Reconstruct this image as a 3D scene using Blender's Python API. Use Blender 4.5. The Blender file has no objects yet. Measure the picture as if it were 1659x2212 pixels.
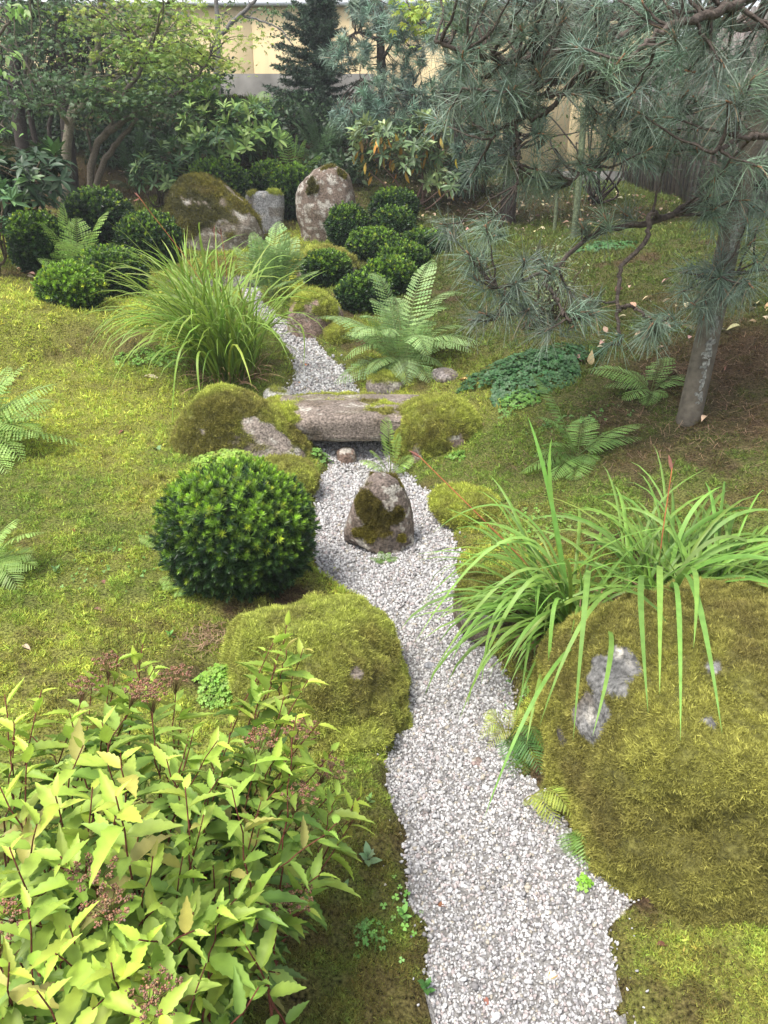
import bpy, math
import numpy as np
from mathutils import Vector
PI = math.pi
rng = np.random.default_rng(7)

# ------------------------------------------------------------------ camera, sky, sun, exposure
sc = bpy.context.scene
CAMH, PITCH, F = 1.6, math.radians(24), 1609.0          # F: focal length in pixels of a 1659 x 2212 picture
cam_d = bpy.data.cameras.new('camera'); cam = bpy.data.objects.new('camera', cam_d)
sc.collection.objects.link(cam); sc.camera = cam
cam.location = (0, 0, CAMH); cam.rotation_euler = (PI/2 - PITCH, 0, 0)
cam_d.sensor_fit = 'VERTICAL'; cam_d.sensor_height = 24; cam_d.lens = 24*F/2212
cam_d.clip_start = 0.05; cam_d.clip_end = 400

SUN_EL, SUN_AZ = math.radians(64), math.radians(-125)     # azimuth from +Y towards +X
w = bpy.data.worlds.new('World'); sc.world = w; w.use_nodes = True
nt = w.node_tree; nt.nodes.clear()
sky = nt.nodes.new('ShaderNodeTexSky'); sky.sky_type = 'NISHITA'; sky.sun_disc = False
sky.sun_elevation = SUN_EL; sky.sun_rotation = SUN_AZ; sky.air_density = 1.0; sky.dust_density = 2.0; sky.ozone_density = 1.0
hs = nt.nodes.new('ShaderNodeHueSaturation'); hs.inputs['Saturation'].default_value = 0.28
bg = nt.nodes.new('ShaderNodeBackground'); bg.inputs['Strength'].default_value = 0.15
ow = nt.nodes.new('ShaderNodeOutputWorld')
nt.links.new(sky.outputs[0], hs.inputs['Color']); nt.links.new(hs.outputs[0], bg.inputs[0]); nt.links.new(bg.outputs[0], ow.inputs[0])
sl = bpy.data.lights.new('sun', 'SUN'); so = bpy.data.objects.new('sun', sl); sc.collection.objects.link(so)
sl.energy = 2.1; sl.angle = math.radians(22); sl.color = (1.0, 0.95, 0.87)
sd = Vector((math.cos(SUN_EL)*math.sin(SUN_AZ), math.cos(SUN_EL)*math.cos(SUN_AZ), math.sin(SUN_EL)))
so.rotation_euler = sd.to_track_quat('Z', 'Y').to_euler()
so.location = (0, 0, 20)
sc.view_settings.view_transform = 'Standard'; sc.view_settings.look = 'None'
sc.view_settings.gamma = 1.0; sc.view_settings.exposure = 1.25

# ------------------------------------------------------------------ small maths
def ray(x, y):
    u = (np.asarray(x, float)-829.5)/F; v = -(np.asarray(y, float)-1106)/F
    return np.stack([u, math.cos(PITCH)+v*math.sin(PITCH), -math.sin(PITCH)+v*math.cos(PITCH)], -1)
def wp(x, y, Y):
    d = ray(x, y); t = Y/d[..., 1]
    p = d*np.asarray(t)[..., None]; p[..., 2] += CAMH
    return p
def project(P):
    q = P - np.array([0, 0, CAMH])
    dep = q[..., 1]*math.cos(PITCH) - q[..., 2]*math.sin(PITCH)
    up = q[..., 1]*math.sin(PITCH) + q[..., 2]*math.cos(PITCH)
    return np.stack([829.5+F*q[..., 0]/dep, 1106-F*up/dep], -1)
def depth_at(p): return p[1]*math.cos(PITCH) + (CAMH-p[2])*math.sin(PITCH)
def nrm(a): return a/np.maximum(np.linalg.norm(a, axis=-1, keepdims=True), 1e-9)
def sm(x): x = np.clip(x, 0, 1); return x*x*(3-2*x)
def hash3(i, j, k, seed):
    n = (i.astype(np.int64)*374761393 + j.astype(np.int64)*668265263 + k.astype(np.int64)*2147483647 + seed*1274126177) & 0xffffffff
    n = ((n ^ (n >> 13))*1274126177) & 0xffffffff
    n = ((n ^ (n >> 16))*2246822519) & 0xffffffff
    return ((n ^ (n >> 15)) & 0xffffff)/float(0xffffff)
def vnoise(P, seed=0):
    i = np.floor(P).astype(np.int64); f = P-i; f = f*f*(3-2*f)
    r = 0
    for a in (0, 1):
        for b in (0, 1):
            for c in (0, 1):
                wgt = (f[..., 0] if a else 1-f[..., 0])*(f[..., 1] if b else 1-f[..., 1])*(f[..., 2] if c else 1-f[..., 2])
                r = r + wgt*hash3(i[..., 0]+a, i[..., 1]+b, i[..., 2]+c, seed)
    return r
def fbm(P, scale, octv=3, seed=0):
    r = 0; a = 1; s = 0
    for o in range(octv):
        r = r + a*vnoise(P*scale*2**o+17.3*o, seed+o); s += a; a *= .5
    return r/s*2-1
def fb2(x, y, scale, octv=3, seed=0):
    return fbm(np.stack([x, y, np.zeros_like(x)], -1), scale, octv, seed)

# ------------------------------------------------------------------ terrain (thin plate spline through measured points)
PATHC = [(1150, 2212, .98), (1080, 1900, 1.30), (1000, 1600, 1.836), (930, 1400, 2.32), (850, 1300, 2.64), (830, 1200, 3.03), (820, 1100, 3.51), (790, 1000, 4.23),
         (695, 860, 4.95), (690, 800, 5.35), (660, 750, 5.8), (620, 700, 6.24), (570, 650, 6.8), (540, 600, 7.6), (540, 550, 8.9), (600, 520, 9.7)]
GROUND = [(1490, 900, 3.83), (1659, 1000, 3.05), (1659, 700, 4.6), (1400, 560, 6.5), (1450, 500, 8.4), (1540, 474, 10), (1354, 398, 16), (1097, 485, 10.6), (1200, 560, 7.0),
          (1150, 760, 5.0), (1250, 850, 4.3), (1100, 950, 4.0), (1200, 1060, 3.35), (1400, 1100, 2.92), (1250, 1350, 2.2), (1560, 1250, 2.3), (1500, 2050, 1.1), (1659, 1200, 2.42),
          (1000, 1020, 3.9), (1060, 1200, 2.9), (1090, 1420, 2.2),
          (300, 1300, 2.55), (100, 1100, 3.3), (100, 1450, 2.07), (300, 950, 4.3), (200, 800, 5.3), (100, 792, 5.4), (140, 690, 5.75), (0, 600, 6.9), (250, 700, 5.9), (0, 700, 5.5), (0,790,5.2),
          (400, 740, 5.75), (150, 572, 8), (200, 470, 10.5), (0, 480, 10), (250, 400, 12), (50, 300, 13.5), (500, 210, 17), (0, 210, 17), (700, 350, 12.5), (650, 250, 15),
          (950, 430, 11.5), (1050, 350, 14), (1250, 400, 16.9), (1250, 425, 12.5), (1290, 411, 14.5), (1400, 440, 11.5), (560, 1000, 4.0), (600, 1050, 3.7), (400, 600, 7.6), (850, 480, 10.2), (800, 640, 6.9), (1000, 640, 6.6),
          (420, 1900, 1.3), (150, 665, 6.1), (240, 655, 6.4), (150, 620, 6.9), (240, 600, 7.3), (20, 640, 6.3), (700, 1700, 1.62), (800, 2000, 1.19), (880, 740, 5.75)]
C = [wp(*c) for c in PATHC+GROUND]
C += [np.array(c, float) for c in [(-8, 0, .3), (8, 0, 1.3), (-9, 17, 3.2), (9, 17, 1.5), (0, -3, 0), (-3, -3, .1), (3, -3, .35), (5, 4, 1.4), (-5, 5, .6), (6, 9, 1.4), (-9, 9, 1.4), (-3, 1, .1), (2.5, 1, .35), (-12, 30, 3.3), (0, 30, 2.6), (12, 30, 2.0), (1.5, .3, .15)]]
C = np.array(C)
def tps_phi(r2): return .5*r2*np.log(np.maximum(r2, 1e-12))
n = len(C); D2 = ((C[:, None, :2]-C[None, :, :2])**2).sum(-1)
A = np.zeros((n+3, n+3)); A[:n, :n] = tps_phi(D2)+np.eye(n)*.03
A[:n, n] = 1; A[:n, n+1:] = C[:, :2]; A[n, :n] = 1; A[n+1:, :n] = C[:, :2].T
sol = np.linalg.solve(A, np.concatenate([C[:, 2], np.zeros(3)]))
GX = np.arange(-12, 12.01, .06); GY = np.arange(-4, 30.01, .06)
gx, gy = np.meshgrid(GX, GY, indexing='ij'); G0 = sol[n]+sol[n+1]*gx+sol[n+2]*gy
for i in range(n): G0 += sol[i]*tps_phi((gx-C[i, 0])**2+(gy-C[i, 1])**2)
def bil(G, x, y):
    x = np.clip(np.asarray(x, float), GX[0], GX[-1]-.001); y = np.clip(np.asarray(y, float), GY[0], GY[-1]-.001)
    a = (x-GX[0])/.06; b = (y-GY[0])/.06; i = a.astype(int); j = b.astype(int)
    i = np.minimum(i, len(GX)-2); j = np.minimum(j, len(GY)-2); a = a-i; b = b-j
    return (G[i, j]*(1-a)+G[i+1, j]*a)*(1-b)+(G[i, j+1]*(1-a)+G[i+1, j+1]*a)*b
def march(hf, x, y):
    d = ray(x, y); Y = np.arange(.5, 22, .01); t = Y/d[1]
    z = CAMH+d[2]*t; h = hf(d[0]*t, Y); k = np.argmax(z < h)
    if not (z < h).any(): k = len(Y)-1
    return np.array([d[0]*t[k], Y[k], h[k]])
EDGE = [(2212, 955, 1350), (2100, 925, 1330), (2000, 925, 1310), (1950, 880, 1365), (1900, 880, 1340), (1800, 880, 1240), (1700, 850, 1160), (1600, 840, 1090), (1500, 870, 1110), (1450, 875, 1090),
        (1400, 870, 1060), (1340, 850, 1030), (1300, 800, 1010), (1240, 690, 990), (1170, 680, 980), (1100, 680, 962), (1040, 690, 895), (1000, 715, 850), (870, 610, 775), (830, 630, 768), (790, 640, 740),
        (750, 620, 692), (710, 590, 662), (680, 548, 595), (650, 530, 565), (600, 522, 560), (570, 530, 565)]
hg = lambda x, y: bil(G0, x, y)
EL = np.array([march(hg, xl, y) for y, xl, xr in EDGE]); ER = np.array([march(hg, xr, y) for y, xl, xr in EDGE])
def XL(Y): return np.interp(Y, EL[:, 1], EL[:, 0])
def XR(Y): return np.interp(Y, ER[:, 1], ER[:, 0])
YEND = 8.8
def path_out(x, y):          # > 0 outside the gravel, < 0 inside, metres
    wob = fb2(x, y, 7, 3, 5)*.035
    d = np.maximum(XL(y)-x, x-XR(y))
    return np.where(y > YEND, np.maximum(d, y-YEND), d)+wob
def H(x, y):
    x = np.asarray(x, float); y = np.asarray(y, float)
    o = path_out(x, y); e = sm(o/.07+.2)
    far = sm((np.hypot(x, y)-22)/10)
    return bil(G0, x, y) - .018 + e*(.045 + .030*fb2(x, y, 2.2, 3, 1) + .012*fb2(x, y, 11, 2, 2))*(1-far)
def hit(x, y): return march(H, x, y)
def gz(x, y): return float(H(np.array([x]), np.array([y]))[0])

# ------------------------------------------------------------------ materials
def principled(name):
    m = bpy.data.materials.new(name); m.use_nodes = True
    return m, m.node_tree, m.node_tree.nodes['Principled BSDF']
def mat_col(name, rough=.7, spec=.3, transl=0., nscale=60, nmix=.25, bump=0., bscale=200, coat=0.):
    m, t, b = principled(name)
    at = t.nodes.new('ShaderNodeAttribute'); at.attribute_name = 'Col'
    tc = t.nodes.new('ShaderNodeTexCoord')
    nz = t.nodes.new('ShaderNodeTexNoise'); nz.inputs['Scale'].default_value = nscale; nz.inputs['Detail'].default_value = 4
    t.links.new(tc.outputs['Object'], nz.inputs['Vector'])
    mr = t.nodes.new('ShaderNodeMapRange'); mr.inputs[1].default_value = .3; mr.inputs[2].default_value = .7
    mr.inputs[3].default_value = 1-nmix; mr.inputs[4].default_value = 1+nmix
    t.links.new(nz.outputs[0], mr.inputs[0])
    mx = t.nodes.new('ShaderNodeVectorMath'); mx.operation = 'SCALE'
    t.links.new(at.outputs['Color'], mx.inputs[0]); t.links.new(mr.outputs[0], mx.inputs['Scale'])
    t.links.new(mx.outputs[0], b.inputs['Base Color'])
    b.inputs['Roughness'].default_value = rough; b.inputs['Specular IOR Level'].default_value = spec
    b.inputs['Coat Weight'].default_value = coat
    if bump:
        n2 = t.nodes.new('ShaderNodeTexNoise'); n2.inputs['Scale'].default_value = bscale; n2.inputs['Detail'].default_value = 5
        t.links.new(tc.outputs['Object'], n2.inputs['Vector'])
        bp = t.nodes.new('ShaderNodeBump'); bp.inputs['Strength'].default_value = bump; bp.inputs['Distance'].default_value = .01
        t.links.new(n2.outputs[0], bp.inputs['Height']); t.links.new(bp.outputs[0], b.inputs['Normal'])
    if transl:
        tr = t.nodes.new('ShaderNodeBsdfTranslucent'); t.links.new(mx.outputs[0], tr.inputs[0])
        ms = t.nodes.new('ShaderNodeMixShader'); ms.inputs[0].default_value = transl
        out = t.nodes['Material Output']
        t.links.new(b.outputs[0], ms.inputs[1]); t.links.new(tr.outputs[0], ms.inputs[2]); t.links.new(ms.outputs[0], out.inputs[0])
    return m
M = {}
M['ground'] = mat_col('moss_ground', .95, .1, 0, 110, .85, 1.0, 160)
M['moss'] = mat_col('moss_tuft', .8, .15, .25, 30, .15)
M['path'] = mat_col('gravel_bed', .95, .1, 0, 150, .5, 1.0, 150)
M['gravel'] = mat_col('gravel_stone', .75, .3, 0, 250, .25)
M['rock'] = mat_col('rock', .85, .25, 0, 75, .6, 1.0, 110)
M['leaf'] = mat_col('leaf', .5, .4, .3, 40, .15)
M['gloss'] = mat_col('glossy_leaf', .42, .35, .12, 20, .15)
M['needle'] = mat_col('needle', .45, .4, .12, 20, .2)
M['yew'] = mat_col('yew_needle', .42, .4, .12, 30, .15)
M['bark'] = mat_col('bark', .9, .15, 0, 60, .4, 1.0, 80)
M['wood'] = mat_col('weathered_wood', .85, .2, 0, 25, .25, .6, 90)
M['litter'] = mat_col('dry_litter', .8, .2, .1, 60, .2)

# plaster wall with rain streaks
m, t, b = principled('yellow_plaster'); tc = t.nodes.new('ShaderNodeTexCoord')
mp = t.nodes.new('ShaderNodeMapping'); mp.inputs['Scale'].default_value = (2.2, 2.2, .25); t.links.new(tc.outputs['Object'], mp.inputs[0])
nz = t.nodes.new('ShaderNodeTexNoise'); nz.inputs['Scale'].default_value = 1.6; nz.inputs['Detail'].default_value = 7; t.links.new(mp.outputs[0], nz.inputs['Vector'])
cr = t.nodes.new('ShaderNodeValToRGB'); t.links.new(nz.outputs[0], cr.inputs[0])
cr.color_ramp.elements[0].position = .3; cr.color_ramp.elements[0].color = (.44, .36, .215, 1); cr.color_ramp.elements[1].position = .62; cr.color_ramp.elements[1].color = (.60, .47, .265, 1)
t.links.new(cr.outputs[0], b.inputs['Base Color']); b.inputs['Roughness'].default_value = .9; M['plaster'] = m
m, t, b = principled('concrete'); tc = t.nodes.new('ShaderNodeTexCoord')
nz = t.nodes.new('ShaderNodeTexNoise'); nz.inputs['Scale'].default_value = 2.5; nz.inputs['Detail'].default_value = 8; t.links.new(tc.outputs['Object'], nz.inputs['Vector'])
cr = t.nodes.new('ShaderNodeValToRGB'); t.links.new(nz.outputs[0], cr.inputs[0])
cr.color_ramp.elements[0].position = .3; cr.color_ramp.elements[0].color = (.10, .095, .085, 1); cr.color_ramp.elements[1].position = .7; cr.color_ramp.elements[1].color = (.22, .21, .19, 1)
t.links.new(cr.outputs[0], b.inputs['Base Color']); b.inputs['Roughness'].default_value = .9; M['concrete'] = m
m, t, b = principled('metal_coping'); b.inputs['Base Color'].default_value = (.55, .57, .6, 1); b.inputs['Roughness'].default_value = .5; M['coping'] = m

# ------------------------------------------------------------------ mesh building
col = sc.collection
class MB:
    def __init__(s): s.V = []; s.C = []; s.Q = []; s.T = []; s.n = 0
    def add(s, V, C, Q=None, T=None):
        V = np.asarray(V, float).reshape(-1, 3); C = np.asarray(C, float)
        if C.ndim == 1: C = np.tile(C, (len(V), 1))
        if Q is not None and len(Q): s.Q.append(np.asarray(Q)+s.n)
        if T is not None and len(T): s.T.append(np.asarray(T)+s.n)
        s.V.append(V); s.C.append(C.reshape(-1, 3)); s.n += len(V)
    def build(s, name, mat, parent=None, smooth=False):
        V = np.concatenate(s.V); C = np.clip(np.concatenate(s.C), .003, .95)
        Q = np.concatenate(s.Q).reshape(-1, 4) if s.Q else np.zeros((0, 4), int)
        T = np.concatenate(s.T).reshape(-1, 3) if s.T else np.zeros((0, 3), int)
        me = bpy.data.meshes.new(name)
        me.vertices.add(len(V)); nl = Q.size+T.size; me.loops.add(nl); me.polygons.add(len(Q)+len(T))
        org = np.zeros(3)
        if parent is not None: org = np.array(parent.location)
        me.vertices.foreach_set('co', (V-org).astype(np.float32).ravel())
        me.loops.foreach_set('vertex_index', np.concatenate([Q.ravel(), T.ravel()]).astype(np.int32))
        tot = np.concatenate([np.full(len(Q), 4), np.full(len(T), 3)]).astype(np.int32)
        me.polygons.foreach_set('loop_start', (np.cumsum(tot)-tot).astype(np.int32))
        me.update(calc_edges=True)
        a = me.attributes.new('Col', 'FLOAT_COLOR', 'POINT')
        a.data.foreach_set('color', np.concatenate([C, np.ones((len(C), 1))], 1).astype(np.float32).ravel())
        if smooth: me.polygons.foreach_set('use_smooth', np.ones(len(tot), bool))
        me.materials.append(M[mat]); me.validate()
        o = bpy.data.objects.new(name, me); col.objects.link(o)
        if parent is not None: o.parent = parent
        return o
def thing(name, label, cat, loc, group=None):
    o = bpy.data.objects.new(name, None); col.objects.link(o); o.location = [float(v) for v in loc]; o.empty_display_size = .1
    return tag(o, label, cat, group)
def tag(o, label, cat, group=None, kind=None):
    o['label'] = label; o['category'] = cat
    if group: o['group'] = group
    if kind: o['kind'] = kind
    return o
def basis(d, up):             # columns: side, along, normal
    d = nrm(d); up = np.broadcast_to(np.asarray(up, float), d.shape)
    s = np.cross(d, up); bad = np.linalg.norm(s, axis=-1) < 1e-3
    s[bad] = np.cross(d[bad], np.array([.3, .9, .1])); s = nrm(s); nn = np.cross(s, d)
    return np.stack([s, d, nn], -1)
def stamp(mb, T, P, R, S, Ccol):
    V, Q, TT, tint = T
    n_ = len(P); S = np.asarray(S, float)
    if S.ndim == 0: S = np.full(n_, float(S))
    sv = V[None]*(S[:, None, None] if S.ndim == 1 else S[:, None, :])
    W = np.einsum('nij,nkj->nki', R, sv)+P[:, None, :]
    Cc = np.broadcast_to(np.asarray(Ccol, float), (n_, 3))[:, None, :]*tint[None]
    off = (np.arange(n_)*len(V))[:, None, None]
    q = (Q[None]+off).reshape(-1, 4) if len(Q) else None
    tt = (TT[None]+off).reshape(-1, 3) if len(TT) else None
    mb.add(W, Cc.reshape(-1, 3), q, tt)
E4 = np.zeros((0, 4), int); E3 = np.zeros((0, 3), int)
def ribbon(mb, P, side, W, c0, c1):   # P (n,k,3), side (n,k,3) or (n,1,3), W (n,k)
    n_, k, _ = P.shape; side = np.broadcast_to(side, P.shape)
    L = P-side*W[..., None]*.5; Rr = P+side*W[..., None]*.5
    V = np.stack([L, Rr], 2)
    tt = np.linspace(0, 1, k)[None, :, None, None]
    c0 = np.broadcast_to(c0, (n_, 3))[:, None, None, :]; c1 = np.broadcast_to(c1, (n_, 3))[:, None, None, :]
    Cc = np.broadcast_to(c0*(1-tt)+c1*tt, (n_, k, 2, 3))
    b_ = (np.arange(n_)*k*2)[:, None]+np.arange(k-1)[None]*2
    Q = np.stack([b_, b_+1, b_+3, b_+2], -1).reshape(-1, 4)
    mb.add(V.reshape(-1, 3), Cc.reshape(-1, 3), Q)
def tube(mb, pts, rad, c, seg=7, jit=0.):
    pts = np.asarray(pts, float); k = len(pts); rad = np.broadcast_to(rad, (k,))
    tg = nrm(np.gradient(pts, axis=0)); u = np.cross(tg[0], [0.1, .2, .97] if abs(tg[0][2]) < .9 else [1, 0, 0.1]); u = u/np.linalg.norm(u)
    R = []
    for i in range(k):
        u = u-tg[i]*u.dot(tg[i]); u /= np.linalg.norm(u); v = np.cross(tg[i], u)
        a = np.arange(seg)/seg*2*PI
        rr = rad[i]*(1+jit*rng.uniform(-1, 1, seg))
        R.append(pts[i]+(np.cos(a)[:, None]*u+np.sin(a)[:, None]*v)*rr[:, None])
    V = np.concatenate(R+[pts[:1], pts[-1:]])
    Q = [[i*seg+j, i*seg+(j+1) % seg, (i+1)*seg+(j+1) % seg, (i+1)*seg+j] for i in range(k-1) for j in range(seg)]
    T = [[k*seg, (j+1) % seg, j] for j in range(seg)]+[[k*seg+1, (k-1)*seg+j, (k-1)*seg+(j+1) % seg] for j in range(seg)]
    Cc = np.tile(c, (len(V), 1)) if np.ndim(c) == 1 else c
    mb.add(V, Cc*rng.uniform(.85, 1.15, (len(V), 1)), Q, T)
def spline(pts, n_=12):       # catmull-rom
    p = np.asarray(pts, float)
    if len(p) < 3: return p[0]+(p[1]-p[0])*np.linspace(0, 1, n_)[:, None]
    p = np.concatenate([[2*p[0]-p[1]], p, [2*p[-1]-p[-2]]]); out = []
    segs = len(p)-3; per = max(2, n_//segs+1)
    for i in range(segs):
        t_ = np.linspace(0, 1, per, endpoint=(i == segs-1))[:, None]
        a, b_, c, d = p[i:i+4]
        out.append(.5*((2*b_)+(-a+c)*t_+(2*a-5*b_+4*c-d)*t_**2+(-a+3*b_-3*c+d)*t_**3))
    return np.concatenate(out)
def jcol(c, n_, a=.15, hue=.06):
    c = np.asarray(c, float); return c*(1+rng.normal(0, a, (n_, 1)))*(1+rng.normal(0, hue, (n_, 3)))
def rdir(n_):
    v = rng.normal(size=(n_, 3)); return nrm(v)
def leaf_T(wid=.4, rows=6, fold=.12, curl=.15, ser=0., peak=.4, base=.02, lobes=None):
    t_ = np.linspace(0, 1, rows+1)
    wv = np.where(t_ < peak, np.sin(np.clip(t_/peak, 0, 1)*PI/2)**.8, np.cos(np.clip((t_-peak)/(1-peak), 0, 1)*PI/2)**1.1)*wid/2
    wv = np.maximum(wv, base*wid); wv[-1] = .004
    if ser: wv[1:-1] *= np.where(np.arange(1, rows) % 2 == 0, 1, 1-ser)
    V = []; tint = []
    for i in range(rows+1):
        z = -curl*t_[i]**2
        for s_ in (-1, 0, 1):
            V.append((s_*wv[i], t_[i]+(.03 if (ser and s_ and i % 2 == 0) else 0), z+abs(s_)*fold*wv[i]*2)); tint.append([1.0, 1.0, 1.0] if s_ else [1.12, 1.1, 1.05])
    Q = []
    for i in range(rows):
        for j in (0, 1):
            a = i*3+j; Q.append([a, a+1, a+4, a+3])
    return (np.array(V), np.array(Q), E3, np.array(tint))
def star_T(n5=5):
    V = [(0, 0, 0)]; T = []; 
    for k in range(n5):
        a = (k-(n5-1)/2)*math.radians(42); L = [.6, .9, 1, .9, .6][k] if n5 == 5 else 1
        c_, s_ = math.sin(a), math.cos(a); px, py = -s_*-1, c_
        tipp = (c_*L, s_*L, -.15*L); w_ = .14
        l = (c_*L*.45-s_*w_, s_*L*.45+c_*w_, 0); r = (c_*L*.45+s_*w_, s_*L*.45-c_*w_, 0)
        b0 = len(V); V += [l, tipp, r]; T += [[0, b0+1, b0], [0, b0+2, b0+1]]
    return (np.array(V, float), E4, np.array(T), np.ones((len(V), 3)))
def merge_T(parts):
    V = []; Q = []; T = []; C_ = []; n_ = 0
    for (v, q, t_, c) in parts:
        V.append(v); C_.append(c)
        if len(q): Q.append(q+n_)
        if len(t_): T.append(t_+n_)
        n_ += len(v)
    return (np.concatenate(V), np.concatenate(Q) if Q else E4, np.concatenate(T) if T else E3, np.concatenate(C_))
def xform(Tm, R, s=1., p=(0, 0, 0), tint=1.):
    return (Tm[0]*s@np.asarray(R).T+np.asarray(p), Tm[1], Tm[2], Tm[3]*tint)
def tufts(mb, P, N, size, Cc, b=4, wid=.28, lean=.75):
    n_ = len(P)
    if n_ == 0: return
    size = np.broadcast_to(size, (n_,))
    D = N[:, None, :]+rng.normal(0, lean, (n_, b, 3)); D = nrm(D)
    S = nrm(np.cross(D, rng.normal(size=(n_, b, 3))))
    h = (size[:, None]*rng.uniform(.6, 1.25, (n_, b)))[..., None]
    B = P[:, None, :]+rng.normal(0, .35, (n_, b, 3))*size[:, None, None]-N[:, None, :]*size[:, None, None]*.25
    V = np.stack([B-S*h*wid*.5, B+S*h*wid*.5, B+D*h], 2)
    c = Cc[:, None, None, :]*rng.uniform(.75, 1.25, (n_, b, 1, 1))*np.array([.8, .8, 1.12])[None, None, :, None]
    mb.add(V, np.broadcast_to(c, V.shape).reshape(-1, 3), None, np.arange(n_*b*3).reshape(-1, 3))

# ------------------------------------------------------------------ colours of the ground cover
YEL = np.array([.49, .55, .095]); GRN = np.array([.215, .30, .055]); OLI = np.array([.20, .185, .050]); BRN = np.array([.105, .068, .038]); SOIL = np.array([.055, .036, .022])
def blobs(lst): return [(hit(x, y)[:2], r, a) for x, y, r, a in lst]
BROWN = blobs([(1560, 790, .55, .9), (1659, 900, .5, .8), (1330, 900, .28, .7), (1420, 960, .25, .6), (1480, 650, .4, .35), (300, 745, .22, .75), (180, 735, .25, .5), (520, 1330, .12, .9), (450, 1370, .12, .6), (640, 1300, .14, 1.),
               (400, 2000, .3, .35), (850, 1700, .08, .8), (200, 420, 1.3, .9), (60, 420, 1.6, .9), (350, 380, 1.2, .8), (1000, 450, 1.0, .6), (1150, 440, 1.2, .6), (1300, 470, 1.0, .5), (50, 590, .5, .8), (1500, 480, 1.0, .3), (1370, 1010, .2, .5), (1290, 1370, .2, .8), (1120, 1420, .12, .5), (600, 420, 1.3, 1.), (460, 480, 1.0, .9), (1560, 1080, .18, .3), (900, 1960, .05, .8), (1150, 1690, .05, 1.), (1190, 1760, .05, 1.), (1240, 1830, .06, 1.), (1320, 1900, .07, 1.), (1390, 1950, .05, 1.), (1130, 1600, .05, .9)])  # last spots put the huge boulder's crevice shade into the ground colour
def moss_colour(x, y):
    n1 = fb2(x, y, 1.1, 3, 11); n2 = fb2(x, y, 5, 3, 12); n3 = fb2(x, y, 28, 2, 13)
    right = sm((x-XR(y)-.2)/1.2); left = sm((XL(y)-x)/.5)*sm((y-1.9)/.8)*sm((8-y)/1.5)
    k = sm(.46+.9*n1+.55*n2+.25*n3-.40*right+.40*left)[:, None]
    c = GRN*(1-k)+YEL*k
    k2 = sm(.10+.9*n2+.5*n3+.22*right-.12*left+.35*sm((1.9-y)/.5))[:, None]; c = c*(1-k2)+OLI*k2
    br = np.zeros(len(x))
    for p, r, a in BROWN:
        d = np.hypot(x-p[0], y-p[1])/r; br = np.maximum(br, a*sm(1.25-d+.5*n2))
    br = np.maximum(br, .75*sm((fb2(x, y, 3.3, 3, 31)-.33)*5)*(1-left)*(1-sm((2.0-y)/.4)*sm((XL(y)-x)/.03)))
    e = path_out(x, y); br = np.maximum(br, .55*sm((.05-e)/.06)*sm(.5+n2*2))
    br = np.clip(br+.25*n3*(br > .05), 0, 1)[:, None]
    bc = BRN*(1+.5*n2[:, None]); sh = (.74*right*sm((y-2.2)/1.5))[:, None]; c = c*(1-sh)+sh*np.array([.085, .115, .032])*(1+.5*n2[:, None]); fd = (sm((y-10.5)/2.5)*sm((1.5-x)/2))[:, None]; c = c*(1-fd)+fd*np.array([.055, .07, .022])*(1+.8*n2[:, None]); return c*(1-br)+bc*br, br[:, 0]  # sh puts pine canopy shade into the moss colour of the right slope
# ------------------------------------------------------------------ ground, path, gravel, moss
r_ = np.exp(np.linspace(math.log(.35), math.log(110), 520)); th = np.linspace(-PI, PI, 900, endpoint=False)
rr, tt = np.meshgrid(r_, th, indexing='ij'); X = (rr*np.sin(tt)).ravel(); Yg = (rr*np.cos(tt)).ravel()
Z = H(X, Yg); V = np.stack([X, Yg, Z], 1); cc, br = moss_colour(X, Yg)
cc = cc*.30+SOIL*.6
V = np.concatenate([V, [[0, 0, gz(0, 0)]]]); cc = np.concatenate([cc, [SOIL]])
nr, nth = rr.shape; a = np.arange((nr-1))[:, None]*nth; j = np.arange(nth)[None]; j2 = (j+1) % nth
Q = np.stack([a+j, a+nth+j, a+nth+j2, a+j2], -1).reshape(-1, 4)[:, ::-1]
T = np.stack([np.full(nth, nr*nth), np.arange(nth), (np.arange(nth)+1) % nth], 1)
mb = MB(); mb.add(V, cc, Q[:, ::1], T[:, ::-1]); o = mb.build('ground', 'ground', smooth=True)
tag(o, 'mossy garden ground rising to the back on both sides of the gravel stream', 'ground', kind='structure')
# gravel bed sheet
ys = np.exp(np.linspace(math.log(.55), math.log(YEND), 320)); us = np.linspace(0, 1, 22)
P = []
for y in ys:
    x0, x1 = XL(y), XR(y); m_ = .02
    xx = x0-m_+(x1-x0+2*m_)*us; P.append(np.stack([xx, np.full(22, y), np.zeros(22)], 1))
P = np.concatenate(P); P[:, 2] = H(P[:, 0], P[:, 1])+.004-np.where(path_out(P[:, 0], P[:, 1]) > .012, .03, 0)
i = np.arange(319)[:, None]*22; j = np.arange(21)[None]
Q = np.stack([i+j, i+j+1, i+23+j, i+22+j], -1).reshape(-1, 4)
mb = MB(); mb.add(P, np.array([.22, .21, .20]), Q); o = mb.build('path', 'path', smooth=True)
tag(o, 'pale gravel dry stream winding between moss banks', 'path', kind='structure')
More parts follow.
